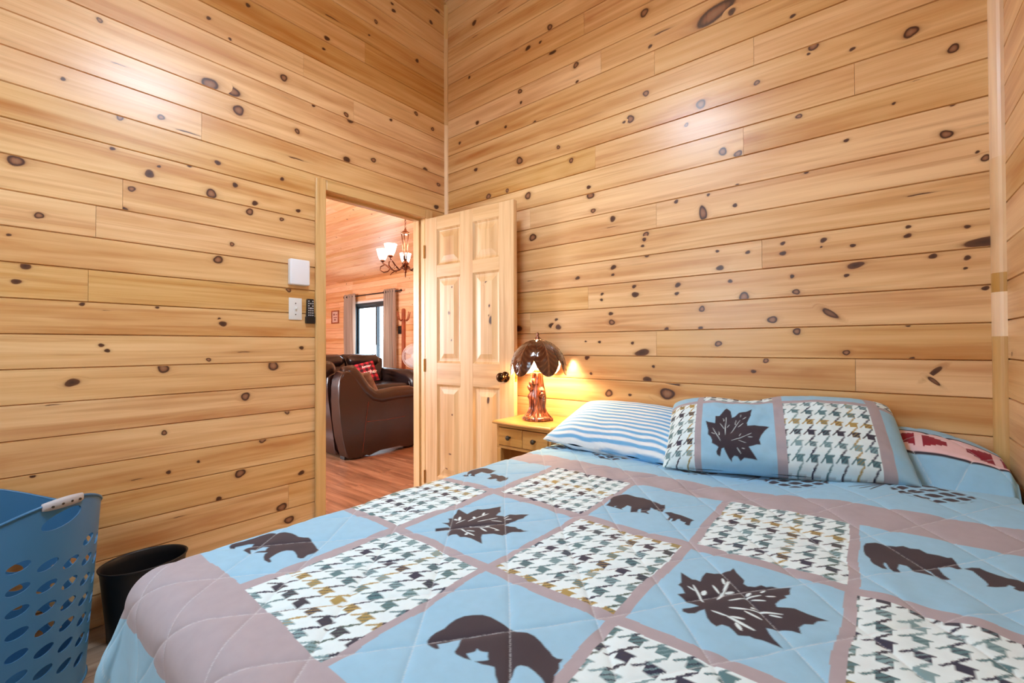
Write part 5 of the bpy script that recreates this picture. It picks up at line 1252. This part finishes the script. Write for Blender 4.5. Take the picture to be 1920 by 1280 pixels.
awx = math.atan2(CY, CX)                      # pointing away from the doorway viewer
for i in range(5):
    a = awx+2*PI*i/5
    d = Vector((math.cos(a), math.sin(a), 0)); R_ = .285
    bm = bmesh.new()
    tube(bm, [d*.03+Vector((0, 0, .10)), d*.07+Vector((0, 0, .05)), d*.13+Vector((0, 0, .035)), d*.19+Vector((0, 0, .065)), d*.245+Vector((0, 0, .11)), d*.28+Vector((0, 0, .13)), d*R_+Vector((0, 0, .165))], .0095, 10)
    tube(bm, [d*.19+Vector((0, 0, .065)), d*.22+Vector((0, 0, .03)), d*.27+Vector((0, 0, .02)), d*.315+Vector((0, 0, .05)), d*.31+Vector((0, 0, .09)), d*.26+Vector((0, 0, .115))], .0075, 8)
    tube(bm, [d*.13+Vector((0, 0, .035)), d*.17+Vector((0, 0, .01)), d*.19+Vector((0, 0, -.015))], [.008, .006, .004], 8)
    arm = link('arm', bm_mesh(bm, 'arm', True), M['copper'], ch)
    bm = bmesh.new(); lathe(bm, [(.012, .145), (.032, .162), (.028, .172), (.014, .176)], 20, center=d*R_); link('cup', bm_mesh(bm, 'cup', True), M['copper'], arm)
    bm = bmesh.new(); lathe(bm, [(.034, .176), (.044, .195), (.056, .23), (.069, .285), (.073, .300), (.070, .300), (.053, .23), (.041, .195), (.030, .180)], 28, center=d*R_, caps=False)
    g = link('glass_shade', bm_mesh(bm, 'glass_shade', True), M['shade'], arm)

# ----------------------------------------------------------------- coat rack, fan, wall pieces
M['rackwood'] = plain('brown_rack_wood', lin(160, 82, 50), .45, noise=.25, nscale=8)
cr = thing('coat_rack', 'tall wooden coat rack with curved hooks against the far wall', 'coat rack', (-7.52, 5.70, 0))
bm = bmesh.new(); bevel_box(bm, (-.032, -.032, .05), (.032, .032, 1.87), .006, 2); lathe(bm, [(.034, 1.87), (.03, 1.885), (.01, 1.89)], 16); link('post', bm_mesh(bm, 'post'), M['rackwood'], cr)
for i in range(4):
    a = i*PI/2; d = Vector((math.cos(a), math.sin(a), 0))
    bm = bmesh.new(); tube(bm, [d*.03+Vector((0, 0, 1.66)), d*.08+Vector((0, 0, 1.64)), d*.13+Vector((0, 0, 1.68)), d*.155+Vector((0, 0, 1.76)), d*.165+Vector((0, 0, 1.82))], [.013, .012, .011, .010, .008], 10); link('hook', bm_mesh(bm, 'hook', True), M['rackwood'], cr)
    bm = bmesh.new(); tube(bm, [d*.03+Vector((0, 0, .20)), d*.12+Vector((0, 0, .10)), d*.24+Vector((0, 0, .018))], .017, 10); link('leg', bm_mesh(bm, 'leg', True), M['rackwood'], cr)
fn = thing('pedestal_fan', 'white pedestal fan with a round grille beside the coat rack', 'fan', (-6.80, 5.42, 0))
M['fanwhite'] = plain('white_fan_plastic', lin(238, 232, 232), .4)
M['fanblade'] = plain('pale_fan_blade', lin(222, 214, 216), .45)
fd = Vector((.78, -.62, 0)).normalized(); fm = Matrix.Translation((0, 0, .93)) @ fd.to_track_quat('Z', 'Y').to_matrix().to_4x4()
bm = bmesh.new()
for R_, z in ((.235, .0), (.235, .03), (.21, .055), (.17, .068), (.12, .076), (.07, .08), (.21, -.03), (.15, -.05)):
    tube(bm, [(R_*math.cos(b), R_*math.sin(b), z) for b in np.linspace(0, 2*PI, 49)], .0045 if R_ > .23 else .0028, 6, False)
for i in range(72):
    b = 2*PI*i/72; c, s = math.cos(b), math.sin(b); tube(bm, [(.06*c, .06*s, .08), (.12*c, .12*s, .076), (.17*c, .17*s, .068), (.21*c, .21*s, .055), (.235*c, .235*s, .03), (.235*c, .235*s, 0)], .0022, 4, False)
bmesh.ops.transform(bm, matrix=fm, verts=bm.verts[:]); link('grille', bm_mesh(bm, 'grille', True), M['fanwhite'], fn)
bm = bmesh.new(); lathe(bm, [(.062, .075), (.062, .082), (.05, .087), (.001, .088)], 28); bmesh.ops.transform(bm, matrix=fm, verts=bm.verts[:]); bd = link('badge', bm_mesh(bm, 'badge', True), M['fanwhite'], fn)
bm = bmesh.new(); bevel_box(bm, (-.03, -.006, .087), (.03, .006, .0895), .001); bmesh.ops.transform(bm, matrix=fm, verts=bm.verts[:]); link('badge_mark', bm_mesh(bm, 'badge_mark'), M['knob'], bd)
for i in range(3):
    b0 = 2*PI*i/3; V_ = []
    n, m = 14, 8; P = np.zeros((m, n, 3))
    for q in range(m):
        r = .04+.165*q/(m-1)
        for p in range(n):
            u = p/(n-1); b = b0+(u-.5)*(1.5-.2*q/(m-1)); P[q, p] = (r*math.cos(b), r*math.sin(b), .02+(u-.5)*.045)
    me = grid_mesh('blade', P); o = link('blade', me, M['fanblade'], fn); me.transform(fm); md = o.modifiers.new('t', 'SOLIDIFY'); md.thickness = .003
bm = bmesh.new(); lathe(bm, [(.05, -.13), (.065, -.11), (.068, -.05), (.04, -.01), (.03, .03)], 24); bmesh.ops.transform(bm, matrix=fm, verts=bm.verts[:]); link('motor', bm_mesh(bm, 'motor', True), M['fanwhite'], fn)
bm = bmesh.new(); tube(bm, [Vector((0, 0, .03))-fd*.08, Vector((0, 0, .5))-fd*.08, Vector((0, 0, .90))-fd*.08], [.017, .014, .014], 14); link('pole', bm_mesh(bm, 'pole', True), M['fanwhite'], fn)
bm = bmesh.new(); lathe(bm, [(.20, 0), (.205, .012), (.19, .022), (.05, .035), (.02, .05)], 36, center=-fd*.08); link('base', bm_mesh(bm, 'base', True), M['fanwhite'], fn)

pf = thing('picture_frame', 'small framed print on the wall at the left of the glass door', 'picture', (-10.70, LYN-.0005, 1.865))
bm = bmesh.new()
for lo, hi in (((-.17, -.025, -.165), (.17, 0, -.135)), ((-.17, -.025, .135), (.17, 0, .165)), ((-.17, -.025, -.135), (-.14, 0, .135)), ((.14, -.025, -.135), (.17, 0, .135))): bevel_box(bm, lo, hi, .004)
link('frame', bm_mesh(bm, 'frame'), M['rackwood'], pf)
M['mount'] = plain('cream_mount', lin(222, 186, 170), .8); M['inkmark'] = plain('brown_ink', lin(150, 92, 84), .8)
mo = box('mount', (-.14, -.010, -.135), (.14, -.002, .135), M['mount'], pf, 0)
bm = bmesh.new()
for lo, hi in (((-.09, -.012, .04), (-.02, -.0095, .09)), ((.02, -.012, .05), (.10, -.0095, .07)), ((-.08, -.012, -.02), (.09, -.0095, .0)), ((-.05, -.012, -.09), (.03, -.0095, -.05))): bevel_box(bm, lo, hi, 0)
link('print_marks', bm_mesh(bm, 'print_marks'), M['inkmark'], mo)
th = thing('thermostat', 'small black control box on the far wall between the curtain and the coat rack', 'thermostat', (-7.99, LYN-.0005, 1.47))
bm = bmesh.new(); bevel_box(bm, (-.075, -.04, -.085), (.075, 0, .085), .01, 3); link('case', bm_mesh(bm, 'case', True), M['blackgloss'], th)
bm = bmesh.new(); bevel_box(bm, (-.045, -.043, .0), (.045, -.039, .055), .001); link('display', bm_mesh(bm, 'display'), M['knob'], th)
# ----------------------------------------------------------------- light
def area(name, loc, rot, sx, sy, power, col, shape='RECTANGLE', spread=None):
    ld = bpy.data.lights.new(name, 'AREA'); ld.shape = shape; ld.size = sx
    if shape in ('RECTANGLE', 'ELLIPSE'): ld.size_y = sy
    ld.energy = power; ld.color = col
    if spread: ld.spread = spread
    o = bpy.data.objects.new(name, ld); COL.objects.link(o); o.location = loc; o.rotation_euler = rot
    return o
def point(name, loc, power, col, r=.03):
    ld = bpy.data.lights.new(name, 'POINT'); ld.energy = power; ld.color = col; ld.shadow_soft_size = r
    o = bpy.data.objects.new(name, ld); COL.objects.link(o); o.location = loc; return o
# ceiling lamp in the middle of the bedroom, out of frame above
area('ceiling_lamp', (-1.08, .74, 2.86), (0, 0, 0), .50, .50, 30, (.65, .81, 1.0), 'DISK')
area('ceiling_lamp_uplight', (-1.08, .74, 2.90), (PI, 0, 0), .50, .50, 13, (.70, .84, 1.0), 'DISK')
# daylight through the bedroom window behind the camera
point('lamp_bulb', (LX, LY, LZ+.325), 15.0, (1.0, .66, .36), .048)
# living room: chandelier bulbs, daylight through the sliding door and an added fill light at the south wall
for i in range(5):
    a = awx+2*PI*i/5; point('chandelier_bulb', (CX+.285*math.cos(a), CY+.285*math.sin(a), CZ+.34), 17, (1.0, .86, .70), .03)
def portal(name, loc, rot, sx, sy):
    o = area(name, loc, rot, sx, sy, 1, (1, 1, 1)); o.data.cycles.is_portal = True; return o
portal('window_portal', ((WIN[0]+WIN[1])/2, YD-.09, (WIN[2]+WIN[3])/2), (PI/2, 0, 0), WIN[1]-WIN[0], WIN[3]-WIN[2])
portal('sliding_door_portal', ((PAT[0]+PAT[1])/2, LYN+.13, 1.1), (-PI/2, 0, 0), 1.62, 2.1)
area('living_room_fill', (-6.5, LYS+.05, 1.5), (PI/2, 0, 0), 3.2, 1.6, 300, (.90, .95, 1.0))  # unseen fill panel added to brighten the living room; the wall here is solid
w = bpy.data.worlds.new('sky'); SC.world = w; w.use_nodes = True
bg = w.node_tree.nodes['Background']; bg.inputs[0].default_value = (.68, .87, 1.0, 1); bg.inputs[1].default_value = 7.0
vs = SC.view_settings; vs.view_transform = 'Standard'; vs.look = 'None'; vs.exposure = .24; vs.gamma = 1.0
try: vs.use_curve_mapping = False
except Exception: pass
SC.display_settings.display_device = 'sRGB'
SC.cycles.max_bounces = 9; SC.cycles.diffuse_bounces = 5; SC.cycles.use_denoising = True
SC.cycles.sample_clamp_indirect = 8.0
